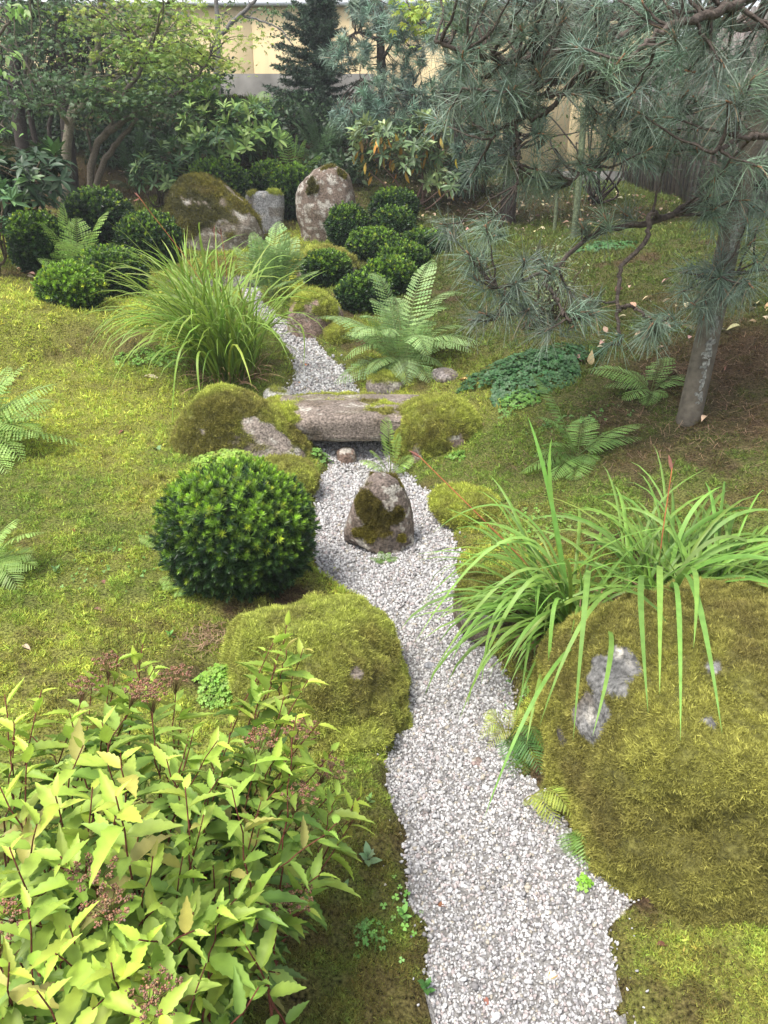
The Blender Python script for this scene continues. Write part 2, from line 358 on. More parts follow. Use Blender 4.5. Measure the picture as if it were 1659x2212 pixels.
# gravel stones
g = (1+5**.5)/2
IV = nrm(np.array([(-1, g, 0), (1, g, 0), (-1, -g, 0), (1, -g, 0), (0, -1, g), (0, 1, g), (0, -1, -g), (0, 1, -g), (g, 0, -1), (g, 0, 1), (-g, 0, -1), (-g, 0, 1)], float))
IF = np.array([(0, 11, 5), (0, 5, 1), (0, 1, 7), (0, 7, 10), (0, 10, 11), (1, 5, 9), (5, 11, 4), (11, 10, 2), (10, 7, 6), (7, 1, 8), (3, 9, 4), (3, 4, 2), (3, 2, 6), (3, 6, 8), (3, 8, 9), (4, 9, 5), (2, 4, 11), (6, 2, 10), (8, 6, 7), (9, 8, 1)])
mb = MB(); tot = 0
lr = rng.uniform(math.log(.6), math.log(YEND), 900000); y = np.exp(lr); x = rng.uniform(-.55, .55, len(y))
cx = (XL(y)+XR(y))/2; x = cx+x*np.minimum(1, 1.0)
keep = path_out(x, y) < .006*np.abs(rng.normal(0, 1, len(x)))
size = .0038*(1+.24*np.maximum(y-1.2, 0)); size = np.minimum(size, .013)
# thin to about 1.15 stones per own area
dens = 1.5/(PI*size**2)/(900000/(1.1*math.log(YEND/.6))/y); keep &= rng.uniform(0, 1, len(y)) < dens
x, y, size = x[keep], y[keep], size[keep]; n_ = len(x); print('gravel', n_)
stray = 240; ys_ = np.exp(rng.uniform(math.log(.8), math.log(6), stray)); side_ = rng.integers(0, 2, stray)
xs_ = np.where(side_ == 0, XL(ys_)-np.abs(rng.normal(0, .028, stray)), XR(ys_)+np.abs(rng.normal(0, .028, stray)))
x = np.concatenate([x, xs_]); y = np.concatenate([y, ys_]); size = np.concatenate([size, .0038*(1+.2*(ys_-.8))*rng.uniform(.6, 1, stray)]); n_ = len(x)
size = size*rng.lognormal(0, .28, n_)
P = np.stack([x, y, H(x, y)+.004+rng.uniform(-.1, .75, n_)*size], 1)
base = np.array([[.42, .41, .405], [.52, .51, .505], [.31, .30, .305], [.38, .33, .32], [.20, .19, .19], [.38, .34, .28]])
pc = base[rng.choice(6, n_, p=[.34, .22, .18, .12, .10, .04])]*rng.uniform(.8, 1.2, (n_, 1))
for v in range(5):
    s_ = np.arange(n_) % 5 == v; m_ = s_.sum()
    tv = IV*rng.uniform(.65, 1.25, (12, 1)); Tm = (tv, E4, IF, np.ones((12, 3)))
    R = basis(rdir(m_), rdir(m_))
    stamp(mb, Tm, P[s_], R, size[s_][:, None]*np.stack([rng.uniform(.75, 1.5, m_), rng.uniform(.8, 1.2, m_), rng.uniform(.5, .9, m_)], 1), pc[s_])
o = mb.build('gravel', 'gravel'); tag(o, 'loose pale grey and pinkish crushed stone filling the dry stream', 'gravel', kind='stuff')
# moss tufts on the ground
def ground_normals(x, y, e=.03):
    gx_ = (H(x+e, y)-H(x-e, y))/(2*e); gy_ = (H(x, y+e)-H(x, y-e))/(2*e)
    return nrm(np.stack([-gx_, -gy_, np.ones_like(gx_)], 1))
NM = 950000
r = np.exp(rng.uniform(math.log(.62), math.log(17), NM)); t_ = rng.uniform(-math.radians(47), math.radians(47), NM)
x = r*np.sin(t_); y = r*np.cos(t_); e = path_out(x, y)
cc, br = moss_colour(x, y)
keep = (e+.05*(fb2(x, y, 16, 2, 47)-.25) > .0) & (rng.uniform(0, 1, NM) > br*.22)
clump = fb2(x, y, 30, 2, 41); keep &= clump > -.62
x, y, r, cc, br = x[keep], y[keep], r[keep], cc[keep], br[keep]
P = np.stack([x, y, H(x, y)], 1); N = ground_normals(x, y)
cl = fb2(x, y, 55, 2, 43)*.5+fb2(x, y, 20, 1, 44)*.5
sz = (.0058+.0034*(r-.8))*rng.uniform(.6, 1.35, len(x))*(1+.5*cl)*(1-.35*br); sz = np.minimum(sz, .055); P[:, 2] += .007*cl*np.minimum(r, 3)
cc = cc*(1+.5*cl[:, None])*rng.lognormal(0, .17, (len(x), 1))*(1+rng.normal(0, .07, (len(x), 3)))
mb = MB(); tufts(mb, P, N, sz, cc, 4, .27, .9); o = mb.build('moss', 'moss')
tag(o, 'short springy yellow green moss carpeting the garden floor', 'moss', kind='stuff'); print('moss', len(x))

# ------------------------------------------------------------------ rocks
def make_rock(name, label, loc, V, Q, T, tone, moss, group=None, spots=(), mspots=(), tuft=.012, ntuft=6000, thr=.35, k=3., mcol=None, lichen=.3, seed=1, cat='boulder', zmin=None):
    """V world verts. moss 0..1 strength; spots: (px,py,r_px) bare; mspots: mossy"""
    Fc = np.concatenate([Q[:, :3], Q[:, [0, 2, 3]]]+([T] if T is not None and len(T) else []))
    fn = np.cross(V[Fc[:, 1]]-V[Fc[:, 0]], V[Fc[:, 2]]-V[Fc[:, 0]]); ar = np.linalg.norm(fn, axis=1)*.5
    N = np.zeros_like(V)
    for q in range(3): np.add.at(N, Fc[:, q], fn)
    N = nrm(N)
    if ((V-V.mean(0))*N).sum() < 0:
        N = -N; fn = -fn; Q = Q[:, ::-1]; T = T[:, ::-1] if T is not None else None
    n1 = fbm(V, 5, 4, seed+50); n2 = fbm(V, 22, 3, seed+60)
    mk = (N[:, 2]-thr)*k+n1*1.6+n2*.5+(moss-.5)*4
    if moss >= 1: mk = mk+6
    pr = project(V); face = ((np.array([0, 0, CAMH])-V)*N).sum(1) > 0
    for lst, sg in ((spots, -1), (mspots, 1)):
        for (px, py, rp) in lst:
            s_ = face & (np.hypot(pr[:, 0]-px, pr[:, 1]-py) < rp*.5)
            if not s_.any(): s_ = np.hypot(pr[:, 0]-px, pr[:, 1]-py) < rp*.8
            if not s_.any(): continue
            c_ = V[s_].mean(0); rad = rp/F*depth_at(c_)
            d = np.linalg.norm(V-c_, axis=1)/rad
            mk = mk+(-14*sm((1.15-d+.7*n1+.5*n2)*2.2) if sg < 0 else sm(1.4-d+.8*n1)*(3.2+9*n1+4*n2))
    mk = sm(mk*.8)
    n3 = fbm(V, 9, 3, seed+70); n4 = fbm(V, 40, 3, seed+80)
    rc = np.asarray(tone)*(1+.45*n3[:, None]+.3*n4[:, None])
    lic = sm((fbm(V, 24, 4, seed+90)*1.5+lichen-.5)*5)[:, None]*.85; rc = rc*(1-lic)+np.array([.42, .39, .34])*lic
    drt = sm((fbm(V, 8, 4, seed+95)-.12)*4)[:, None]*.6; rc = rc*(1-drt)+np.array([.10, .075, .05])*drt
    a_ = sm(.5+1.3*fbm(V, 4, 3, seed+7)+.4*n2)[:, None]
    mc0, mc1 = mcol if mcol is not None else (OLI, YEL)
    mc = np.asarray(mc0)*(1-a_)+np.asarray(mc1)*a_
    b_ = .35*sm((fbm(V, 6, 3, seed+8)-.2)*4)[:, None]; mc = mc*(1-b_)+BRN*1.2*b_
    root = thing(name, label, cat, loc, group)
    mb = MB(); mb.add(V, rc*(1-mk[:, None])+mc*.42*mk[:, None], Q, T); mb.build('stone', 'rock', root, smooth=True)
    if moss > 0 and ntuft:
        vw = (nrm(np.array([0, 0, CAMH])-V[Fc[:, 0]])*nrm(fn)).sum(1); p = ar*np.clip(mk[Fc].mean(1)-.25, 0, 1)*np.clip(.45+vw*1.3, .06, 1)*(V[Fc[:, 0], 2] > H(V[Fc[:, 0], 0], V[Fc[:, 0], 1])-.02); p = p/p.sum()
        f = rng.choice(len(Fc), ntuft, p=p); u = rng.uniform(size=(ntuft, 2)); fl = u.sum(1) > 1; u[fl] = 1-u[fl]
        A_, B_, C_ = V[Fc[f, 0]], V[Fc[f, 1]], V[Fc[f, 2]]
        Pp = A_+(B_-A_)*u[:, :1]+(C_-A_)*u[:, 1:]; Nn = nrm(fn[f])
        ok = np.ones(ntuft, bool)
        h_ = H(Pp[:, 0], Pp[:, 1]); ok &= Pp[:, 2] > h_-.005
        Nn = nrm(Nn+np.array([0, 0, .35]))
        cl = (fbm(Pp, .55/tuft, 2, seed+5)+.6*fbm(Pp, .2/tuft, 2, seed+6))[:, None]; Pp = Pp+Nn*cl*tuft*.8; cc = mc[Fc[f, 0]]*(1+.55*cl)*rng.lognormal(0, .20, (ntuft, 1))
        mb = MB(); tufts(mb, Pp[ok], Nn[ok], tuft*1.2*rng.uniform(.6, 1.3, ok.sum())*(1+.4*cl[ok, 0]), cc[ok], 4, .22, .7); mb.build('moss', 'moss', root)
    return root
def facets(V, c, seed, n_=14, depth=.12):
    r_ = np.random.default_rng(seed); ext = np.ptp(V, axis=0)/2
    for _ in range(n_):
        d = nrm(r_.normal(size=3)); W = (V-c)/ext; s_ = W@d; lim = s_.max()*(1-r_.uniform(.3, 1)*depth)
        ov = np.maximum(s_-lim, 0)*.85; V = V-ov[:, None]*d*ext
    return V
def ell_rock(c, rad, rot=0, ex=2.4, seed=1, namp=.10, nf=2.2, fac=10, fd=.12, rings=70, seg=110, bump=.02, tilt=0.):
    ph = np.linspace(.001, PI-.001, rings); th_ = np.arange(seg)/seg*2*PI
    p, t2 = np.meshgrid(ph, th_, indexing='ij')
    sp = lambda v, e_: np.sign(v)*np.abs(v)**e_
    e_ = 2/ex
    D = np.stack([sp(np.sin(p), e_)*sp(np.cos(t2), e_), sp(np.sin(p), e_)*sp(np.sin(t2), e_), sp(np.cos(p), e_)], -1).reshape(-1, 3)
    rad = np.asarray(rad, float); mean = rad.mean()
    D = D*(1+namp*1.6*fbm(D*mean/.25*.6, nf, 3, seed)[:, None]); D = facets(D, np.zeros(3), seed, fac, fd)
    V = D*rad
    if tilt:
        ct, st = math.cos(tilt), math.sin(tilt); V = V@np.array([[ct, 0, st], [0, 1, 0], [-st, 0, ct]])
    cr_, sr = math.cos(rot), math.sin(rot); V = V@np.array([[cr_, sr, 0], [-sr, cr_, 0], [0, 0, 1]])
    V = V+np.asarray(c)
    nn = nrm(V-np.asarray(c)); V = V+nn*(bump*mean*fbm(V, 14/ max(mean/.25, .7), 4, seed+3)*2)[:, None]
    i = np.arange(rings-1)[:, None]*seg; j = np.arange(seg)[None]; j2 = (j+1) % seg
    return V, np.stack([i+j, i+seg+j, i+seg+j2, i+j2], -1).reshape(-1, 4)[:, ::-1]
def loft_rock(rows, Y, ratio, seed=1, fac=8, fd=.08, ex=2.3, rings=70, seg=120, bump=.03, lean=0., below=.15, capw=.55):
    rows = sorted(rows); yy = np.array([r[0] for r in rows], float); xl = np.array([r[1] for r in rows], float); xr = np.array([r[2] for r in rows], float)
    P0 = wp(xl, yy, Y); P1 = wp(xr, yy, Y); zs = P0[:, 2]
    z = np.linspace(zs[0], zs[-1]-below, rings); s_ = np.argsort(zs)
    a0 = np.interp(z, zs[s_], P0[s_, 0]); a1 = np.interp(z, zs[s_], P1[s_, 0])
    ker = np.ones(5)/5; a0 = np.convolve(np.pad(a0, 2, 'edge'), ker, 'valid'); a1 = np.convolve(np.pad(a1, 2, 'edge'), ker, 'valid')
    top = np.clip(np.arange(rings)/6., 0, 1); capf = np.sqrt(np.clip(1-(1-top)**2, 0.0005, 1))
    th_ = np.arange(seg)/seg*2*PI; e_ = 2/ex; sp = lambda v: np.sign(v)*np.abs(v)**e_
    cx_ = (a0+a1)/2; hw = (a1-a0)/2; mw = hw.max()
    dw = ratio*(.35*mw+.65*hw)*capf; hw = hw*(capw+(1-capw)*capf)
    Vx = cx_[:, None]+hw[:, None]*sp(np.cos(th_))[None]; Vy = Y+lean*(z-z[-1])[:, None]+dw[:, None]*sp(np.sin(th_))[None]
    V = np.stack([Vx, Vy, np.broadcast_to(z[:, None], Vx.shape)], -1).reshape(-1, 3)
    top_c = np.array([[cx_[0], Y+lean*(z[0]-z[-1]), z[0]+.002]]); c = V.mean(0)
    V = facets(V, c, seed, fac, fd); nn = nrm((V-c)*[1, 1, .5])
    V = V+nn*(bump*mw*2*(fbm(V, 3/mw*.5, 4, seed)+.35*fbm(V, 9/mw*.5, 3, seed+4)))[:, None]
    V = np.concatenate([V, [V[:seg].mean(0)]])
    i = np.arange(rings-1)[:, None]*seg; j = np.arange(seg)[None]; j2 = (j+1) % seg
    return V, np.stack([i+j, i+seg+j, i+seg+j2, i+j2], -1).reshape(-1, 4)[:, ::-1], np.stack([np.full(seg, rings*seg), np.arange(seg), (np.arange(seg)+1) % seg], 1)[:, ::-1]
def gl(V): return (V[:, 0].mean(), V[:, 1].mean(), gz(V[:, 0].mean(), V[:, 1].mean()))
GREY = (.20, .185, .165); WARM = (.24, .20, .17); PINK = (.26, .19, .165)
MY = (OLI*1.2, np.array([.40, .44, .09])); MD = (np.array([.10, .095, .03]), np.array([.19, .17, .035]))

V, Q = ell_rock((-.235, 2.12, -.03), (.305, .33, .30), .3, 2.5, 21, .12, 2.4, 8, .12, rings=120, seg=170, bump=.05)
make_rock('boulder', 'large rounded boulder wholly covered in moss below the big clipped yew', gl(V), V, Q, None, WARM, 1.0, tuft=.0075, ntuft=85000, mcol=(OLI*1.3, np.array([.40, .44, .095])), seed=21, spots=[(770, 1455, 14)])
V, Q = ell_rock((.98, 1.66, .07), (.52, .50, .46), .25, 2.9, 33, .085, 2.0, 9, .12, rings=190, seg=280, bump=.045)
make_rock('boulder', 'huge moss blanketed boulder with bare grey patches under the strap leaved grass', gl(V), V, Q, None, (.15, .145, .14), 1.0, tuft=.0070, ntuft=230000, mcol=(OLI*1.3, np.array([.345, .335, .08])), seed=33,
          spots=[(1320, 1470, 92), (1285, 1545, 74), (1350, 1450, 60), (1215, 1590, 22), (1540, 1440, 18), (1530, 1560, 18)], lichen=.0)
V, Q, T = loft_rock([(836, 456, 480), (846, 440, 505), (862, 420, 548), (885, 402, 585), (910, 388, 618), (940, 374, 648), (970, 362, 672), (1000, 356, 690), (1015, 352, 696)], 4.22, .62, 5, 7, .07, bump=.03)
make_rock('boulder', 'moss capped boulder at the left end of the stone slab bridge', gl(V), V, Q, T, WARM, .72, tuft=.011, ntuft=40000, mcol=MY, seed=5, spots=[(545, 915, 18), (575, 940, 26), (610, 960, 26), (645, 985, 22)], mspots=[(450, 890, 60), (420, 960, 50), (560, 880, 24), (500, 870, 40)])
V, Q = ell_rock((-.18, 4.50, .25), (.60, .28, .10), -.03, 4.2, 8, .05, 2.5, 8, .06, rings=60, seg=150, bump=.03)
make_rock('stone_bridge', 'long rounded grey stone slab laid across the gravel stream as a bridge', gl(V), V, Q, None, (.19, .155, .13), .40, tuft=.011, ntuft=16000, mcol=(OLI*1.4, YEL), seed=8, thr=.6,
          spots=[(700, 890, 60), (740, 930, 50), (790, 940, 50), (860, 945, 30), (690, 940, 50), (770, 880, 30), (860, 960, 60), (740, 960, 60)], mspots=[(615, 905, 46), (850, 880, 66), (895, 890, 50), (860, 870, 40), (830, 865, 40), (880, 880, 40)], lichen=.15, cat='bridge')
V, Q = ell_rock((.315, 4.32, .20), (.25, .24, .215), .2, 2.5, 12, .06, 2, 6, .08)
make_rock('boulder', 'squat boulder with a thick moss cap at the right end of the slab bridge', gl(V), V, Q, None, PINK, 1.0, tuft=.009, ntuft=40000, mcol=(OLI*1.4, np.array([.40, .44, .09])), seed=12, spots=[(985, 955, 24)])
p = hit(903, 1000); V, Q, T = loft_rock([(950, 898, 906), (962, 893, 912), (980, 890, 916), (1000, 888, 918)], p[1]+.03, .7, 15, 5, .1, bump=.03, below=.04)
make_rock('rock', 'small pointed brown stone standing below the right bridge boulder', gl(V), V, Q, T, (.20, .14, .11), 0, ntuft=0, seed=15, cat='stone')
p = hit(748, 1006); V, Q = ell_rock((p[0], p[1]+.06, p[2]+.035), (.06, .055, .055), .3, 2.8, 16, .07, 2, 6, .12, 30, 40)
make_rock('rock', 'small brown block of stone on the gravel under the slab bridge', gl(V), V, Q, None, (.20, .14, .11), 0, ntuft=0, seed=16, cat='stone')
V, Q, T = loft_rock([(1020, 808, 832), (1036, 790, 856), (1056, 778, 872), (1085, 764, 884), (1110, 754, 892), (1140, 746, 896), (1158, 744, 894)], 3.17, .74, 47, 12, .16, ex=2.2, bump=.04, below=.05, capw=.12)
make_rock('standing_stone', 'pointed brown standing stone alone in the middle of the gravel', gl(V), V, Q, T, (.165, .13, .11), .50, tuft=.008, ntuft=16000, mcol=(np.array([.13, .11, .03]), np.array([.24, .21, .04])), seed=47, thr=.5, k=1.5, mspots=[(795, 1100, 30), (825, 1130, 26), (785, 1160, 26), (862, 1110, 14), (866, 1165, 14)], spots=[(820, 1030, 22), (835, 1050, 28), (850, 1140, 9), (770, 1195, 24), (848, 1190, 24)])
V, Q, T = loft_rock([(376, 405, 448), (386, 388, 470), (405, 378, 492), (430, 368, 518), (455, 358, 542), (470, 352, 556), (500, 350, 566), (530, 350, 568)], 9.45, .8, 61, 9, .10, bump=.035)
make_rock('boulder', 'broad dark mossy boulder left of the grey upright slab at the back', gl(V), V, Q, T, (.20, .165, .13), .66, tuft=.02, ntuft=9000, mcol=MD, seed=61, thr=.25, spots=[(500, 410, 14), (512, 425, 14), (540, 490, 30), (555, 510, 20)], mspots=[(420, 440, 60), (470, 455, 30)], lichen=.35)
V, Q, T = loft_rock([(412, 536, 606), (418, 531, 612), (440, 529, 615), (470, 531, 614), (500, 538, 610), (515, 540, 608)], 9.95, .35, 63, 5, .05, ex=3, bump=.02)
make_rock('standing_stone', 'grey flat topped upright slab between the two big back boulders', gl(V), V, Q, T, (.27, .265, .26), .35, tuft=.02, ntuft=1500, mcol=MY, seed=63, thr=.75, spots=[(570, 460, 35)], mspots=[(543, 416, 9), (590, 414, 14), (610, 424, 6)], lichen=.05)
V, Q, T = loft_rock([(356, 696, 722), (362, 682, 738), (375, 668, 750), (395, 646, 762), (420, 639, 768), (450, 637, 770), (480, 642, 764), (510, 650, 752), (530, 655, 742)], 9.6, .62, 65, 8, .09, bump=.035)
make_rock('standing_stone', 'tall upright boulder mottled white and brown at the back of the gravel', gl(V), V, Q, T, (.16, .12, .095), .28, tuft=.02, ntuft=3000, mcol=MD, seed=65, thr=.55, mspots=[(672, 400, 16), (705, 362, 14), (735, 375, 10)], lichen=.42)
def small(px, py, dY, rad, name, label, tone, moss, seed, up=.3, cat='stone', **kw):
    p = hit(px, py); c = (p[0], p[1]+dY, p[2]+rad[2]*up)
    V, Q = ell_rock(c, rad, .3, 2.6, seed, .08, 2, 7, .12, 44, 64)
    return make_rock(name, label, (c[0], c[1], p[2]), V, Q, None, tone, moss, seed=seed, cat=cat, **kw)
small(695, 600, .3, (.30, .45, .20), 'boulder', 'low flat moss topped boulder left of the right yew balls', WARM, .95, 71, tuft=.018, ntuft=6000, mcol=MY, cat='boulder')
small(465, 618, .25, (.48, .34, .16), 'boulder', 'wide flat boulder with yellow moss behind the tall grass clump', (.4, .38, .34), .7, 73, tuft=.018, ntuft=6000, mcol=MY, cat='boulder')
small(480, 540, .25, (.34, .25, .12), 'rock', 'flat pale stone at the foot of the dark mossy boulder', (.4, .38, .34), .5, 74, tuft=.02, ntuft=900, mcol=MY)
small(680, 735, .22, (.225, .20, .27), 'boulder', 'rounded boulder half moss half bare brown beside the narrow gravel', (.24, .17, .14), .55, 75, tuft=.013, ntuft=9000, mcol=MY, cat='boulder', mspots=[(680, 655, 30), (715, 670, 20), (645, 665, 12), (730, 700, 12)], spots=[(650, 700, 16), (700, 715, 22)])
small(735, 745, .15, (.13, .13, .10), 'rock', 'low mossy stone beside the half bare boulder and fern', WARM, 1., 76, tuft=.013, ntuft=4000, mcol=MY)
small(595, 885, .12, (.095, .12, .09), 'rock', 'pale whitish stone behind the left bridge boulder', (.50, .48, .44), .1, 77, ntuft=200, tuft=.012)
small(833, 858, .14, (.14, .12, .10), 'rock', 'grey mossy stone just behind the slab bridge under the fern', (.2, .17, .15), .45, 78, tuft=.016, ntuft=1500, mcol=MY)
small(965, 828, .12, (.085, .12, .05), 'rock', 'bare purplish grey stone at the foot of the big fern', (.22, .19, .18), 0, 79, ntuft=0)
small(1065, 1370, .10, (.13, .14, .14), 'rock', 'dark mossy stone at the left foot of the strap leaved grass', (.16, .13, .10), .75, 80, tuft=.010, ntuft=5000, mcol=(OLI, YEL*.7))
small(600, 1062, .10, (.20, .2, .10), 'rock', 'low mossy mound between the big yew and the left bridge boulder', WARM, 1., 81, tuft=.010, ntuft=12000, mcol=MY)
small(1010, 1120, .1, (.16, .2, .07), 'rock', 'low hummock of olive moss at the right edge of the wide gravel', WARM, 1., 82, tuft=.010, ntuft=10000, mcol=(OLI, YEL*.9))
small(750, 1600, .05, (.13, .12, .035), 'rock', 'small mossy hump in front of the large rounded moss boulder', WARM, 1., 83, tuft=.008, ntuft=9000, mcol=MY)
for (px, py, s_, lab, tn) in [(1030, 1650, .020, 'flat pinkish stone lying in the gravel near the small ferns', (.36, .27, .25)), (928, 1440, .022, 'bluish grey flat stone in the gravel beside the big moss boulder', (.30, .30, .32)),
                              (918, 1760, .012, 'small dark stone at the left gravel edge', (.2, .17, .16)), (1190, 2120, .015, 'white stone larger than the gravel near the bottom of the stream', (.6, .59, .57))]:
    small(px, py, 0, (s_, s_*.8, s_*.5), 'rock', lab, tn, 0, int(px), ntuft=0, up=.4)

# ------------------------------------------------------------------ clipped yews
def shoot_T(nn, ln=.55, wd=.16, seed=0):
    r_ = np.random.default_rng(seed); parts = []
    for k in range(nn):
        t_ = k/nn; az = k*2.4+r_.uniform(-.3, .3); el = .35+.95*t_+r_.uniform(-.12, .12)
        d = np.array([math.cos(az)*math.cos(el), math.sin(el), math.sin(az)*math.cos(el)]); L = ln*(1-.35*t_)*r_.uniform(.85, 1.1)
        b_ = np.array([0, t_*.62, 0]); s_ = nrm(np.cross(d, [0, 1, 0.01]))*wd*.5
        V = np.array([b_, b_+d*L*.5-s_, b_+d*L, b_+d*L*.5+s_]); parts.append((V, np.array([[0, 1, 2, 3]]), E3, np.ones((4, 3))*np.array([.45+.95*t_, .50+.85*t_, .7+.3*t_])))
    return merge_T(parts)
SH = [shoot_T(26, .70, .105, s_) for s_ in range(4)]; SHL = [shoot_T(11, .62, .26, s_) for s_ in range(4)]
def yew(label, c, rad, nshoot, slen, tmpl, seed, lime=.45, flat=.0, group='clipped yew balls'):
    c = np.asarray(c, float); rad = np.asarray(rad, float); r0 = np.random.default_rng(seed)
    root_z = gz(c[0], c[1]); root = thing('clipped_yew', label, 'shrub', (c[0], c[1], root_z), group)
    n_ = nshoot; i = np.arange(n_)+.5; z = 1-1.86*i/n_; az = i*2.39996
    D = np.stack([np.sqrt(1-z*z)*np.cos(az), np.sqrt(1-z*z)*np.sin(az), z], 1)+r0.normal(0, .03, (n_, 3)); D = nrm(D)
    lump = 1+.05*fbm(D*2+seed, 1.3, 3, seed)[:, None]+.02*fbm(D*6+seed, 1.5, 2, seed)[:, None]
    e_ = 2/2.15; Ds = np.sign(D)*np.abs(D)**e_*[1, 1, 1]; Ds = np.where(np.abs(D[:, 2:3]) > 0, Ds, D)
    mb = MB()
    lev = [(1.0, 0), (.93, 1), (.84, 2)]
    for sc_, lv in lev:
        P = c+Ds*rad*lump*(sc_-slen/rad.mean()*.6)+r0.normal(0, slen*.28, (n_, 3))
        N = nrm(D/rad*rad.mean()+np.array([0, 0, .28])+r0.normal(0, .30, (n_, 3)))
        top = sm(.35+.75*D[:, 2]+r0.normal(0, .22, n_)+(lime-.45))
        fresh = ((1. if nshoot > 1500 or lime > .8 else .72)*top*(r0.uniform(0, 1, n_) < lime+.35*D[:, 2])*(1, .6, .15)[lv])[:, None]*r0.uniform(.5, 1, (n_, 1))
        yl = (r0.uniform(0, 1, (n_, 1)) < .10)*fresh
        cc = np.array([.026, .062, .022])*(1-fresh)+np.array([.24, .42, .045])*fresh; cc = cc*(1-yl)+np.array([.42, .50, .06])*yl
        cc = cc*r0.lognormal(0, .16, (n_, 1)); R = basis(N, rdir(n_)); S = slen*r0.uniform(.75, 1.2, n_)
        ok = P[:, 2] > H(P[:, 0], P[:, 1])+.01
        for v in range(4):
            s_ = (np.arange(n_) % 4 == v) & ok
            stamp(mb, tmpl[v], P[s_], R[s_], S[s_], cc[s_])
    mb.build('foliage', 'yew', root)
    V, Q = ell_rock(c, rad*(.80), 0, 2.3, seed, .03, 2, 1, .02, 24, 32)
    mb = MB(); mb.add(V, np.array([.018, .022, .012]), Q); mb.build('dark_core', 'bark', root)  # solid dark core added to block the view through the needles
    return root
def yew_px(label, cx, ytop, ybase, hw, Y=None, n_=900, slen=.055, tm=SHL, seed=1, lime=.45, sq=1.):
    if Y is None: Y = hit(cx, ybase)[1]+.18
    pc = wp(cx, (ytop+ybase)/2, Y); r = hw/F*depth_at(pc)
    zt = wp(cx, ytop, Y)[2]-.02; zb = gz(pc[0], Y)-.04
    rz = (zt-zb)/2; return yew(label, (pc[0], Y, (zt+zb)/2), (r*.97, r*.92*sq, rz), n_, slen, tm, seed, lime)
p = hit(515, 1300); yew('large clipped yew ball with lime green tips beside the gravel in the foreground', (wp(513, 1150, p[1]+.20)[0], p[1]+.20, .292), (.315, .29, .268), 1900, .040, SH, 3, .54)
yew_px('tall dark clipped yew ball at the left edge beside the rhododendron', 82, 450, 592, 62, 7.2, 1100, seed=11, lime=.42)
yew_px('wide dark clipped yew dome behind the other left yews', 212, 401, 520, 80, 8.6, 1200, seed=12, lime=.3)
yew_px('clipped yew ball just left of the broad mossy boulder', 322, 454, 562, 71, 8.0, 1100, seed=13, lime=.42)
yew_px('clipped yew ball directly behind the small bright lime one', 242, 532, 668, 76, 6.75, 1200, seed=14, lime=.5)
yew_px('small bright clipped yew ball dotted with yellow tips on the left bank', 153, 568, 683, 70, 6.15, 1100, seed=15, lime=.85)
yew_px('wide clipped yew dome rising behind the broad mossy boulder', 470, 340, 470, 74, 10.6, 1100, .065, seed=16, lime=.5)
yew_px('small clipped yew dome behind the grey upright slab', 582, 344, 450, 46, 11.0, 800, .065, seed=17, lime=.5)
yew_px('tall clipped yew squeezed between the grey slab and the tall mottled boulder', 634, 352, 500, 50, 10.5, 900, .065, seed=18, lime=.5)
yew_px('farthest clipped yew ball right of the tall mottled boulder', 852, 405, 490, 54, 10.0, 900, .06, seed=19, lime=.3)
yew_px('clipped yew ball touching the right side of the tall mottled boulder', 752, 439, 530, 48, 9.1, 900, .058, seed=20, lime=.35)
yew_px('dark clipped yew ball second from the back in the right group', 850, 445, 520, 47, 9.2, 900, .058, seed=21, lime=.35)
yew_px('broad bright clipped yew ball in the middle of the right group', 808, 491, 585, 60, 8.3, 1000, seed=22, lime=.6)
yew_px('rightmost clipped yew ball beside the pine twigs', 918, 495, 580, 52, 8.3, 900, seed=23, lime=.45)
yew_px('clipped yew ball half hidden behind the front pair on the right', 872, 524, 620, 60, 7.6, 900, seed=24, lime=.5)
yew_px('leftmost clipped yew ball of the right group above the gravel', 706, 540, 641, 53, 7.3, 1000, seed=25, lime=.5)
yew_px('clipped yew ball behind the tip of the big fern', 842, 556, 655, 62, 7.0, 1000, seed=26, lime=.6)
yew_px('nearest clipped yew ball of the right group just behind the big fern', 788, 590, 680, 62, 6.6, 1000, seed=27, lime=.45)

# ------------------------------------------------------------------ ferns
def pinna_T(nl, deep=.55, seed=0, w=.26):
    V = []; Q = []; c = []
    for i in range(nl+1):
        t_ = i/nl; V.append((0, t_, -.10*t_*t_)); c.append([1.05]*3)
    for s_ in (-1, 1):
        for i in range(nl):
            t0, t1 = i/nl, (i+1)/nl; tm = (t0+t1)/2; ww = w*.5*math.sin(PI*min(1, .22+.78*(1-tm)))**.8*(1-.55*tm); ww = max(ww, .015)
            g_ = (1-deep)*.5/nl; b_ = len(V)
            V += [(s_*ww, tm+.02-g_*.8+.06, -.10*tm*tm-.03*ww), (s_*ww, tm+.02+g_*.8+.06, -.10*tm*tm-.03*ww)]; c += [[1, 1, 1]]*2
            Q.append([i, i+1, b_+1, b_] if s_ > 0 else [i+1, i, b_, b_+1])
    return (np.array(V), np.array(Q), E3, np.array(c))
PN = {'hi': pinna_T(9), 'lo': pinna_T(5, .5), 'min': pinna_T(3, .3, w=.24)}
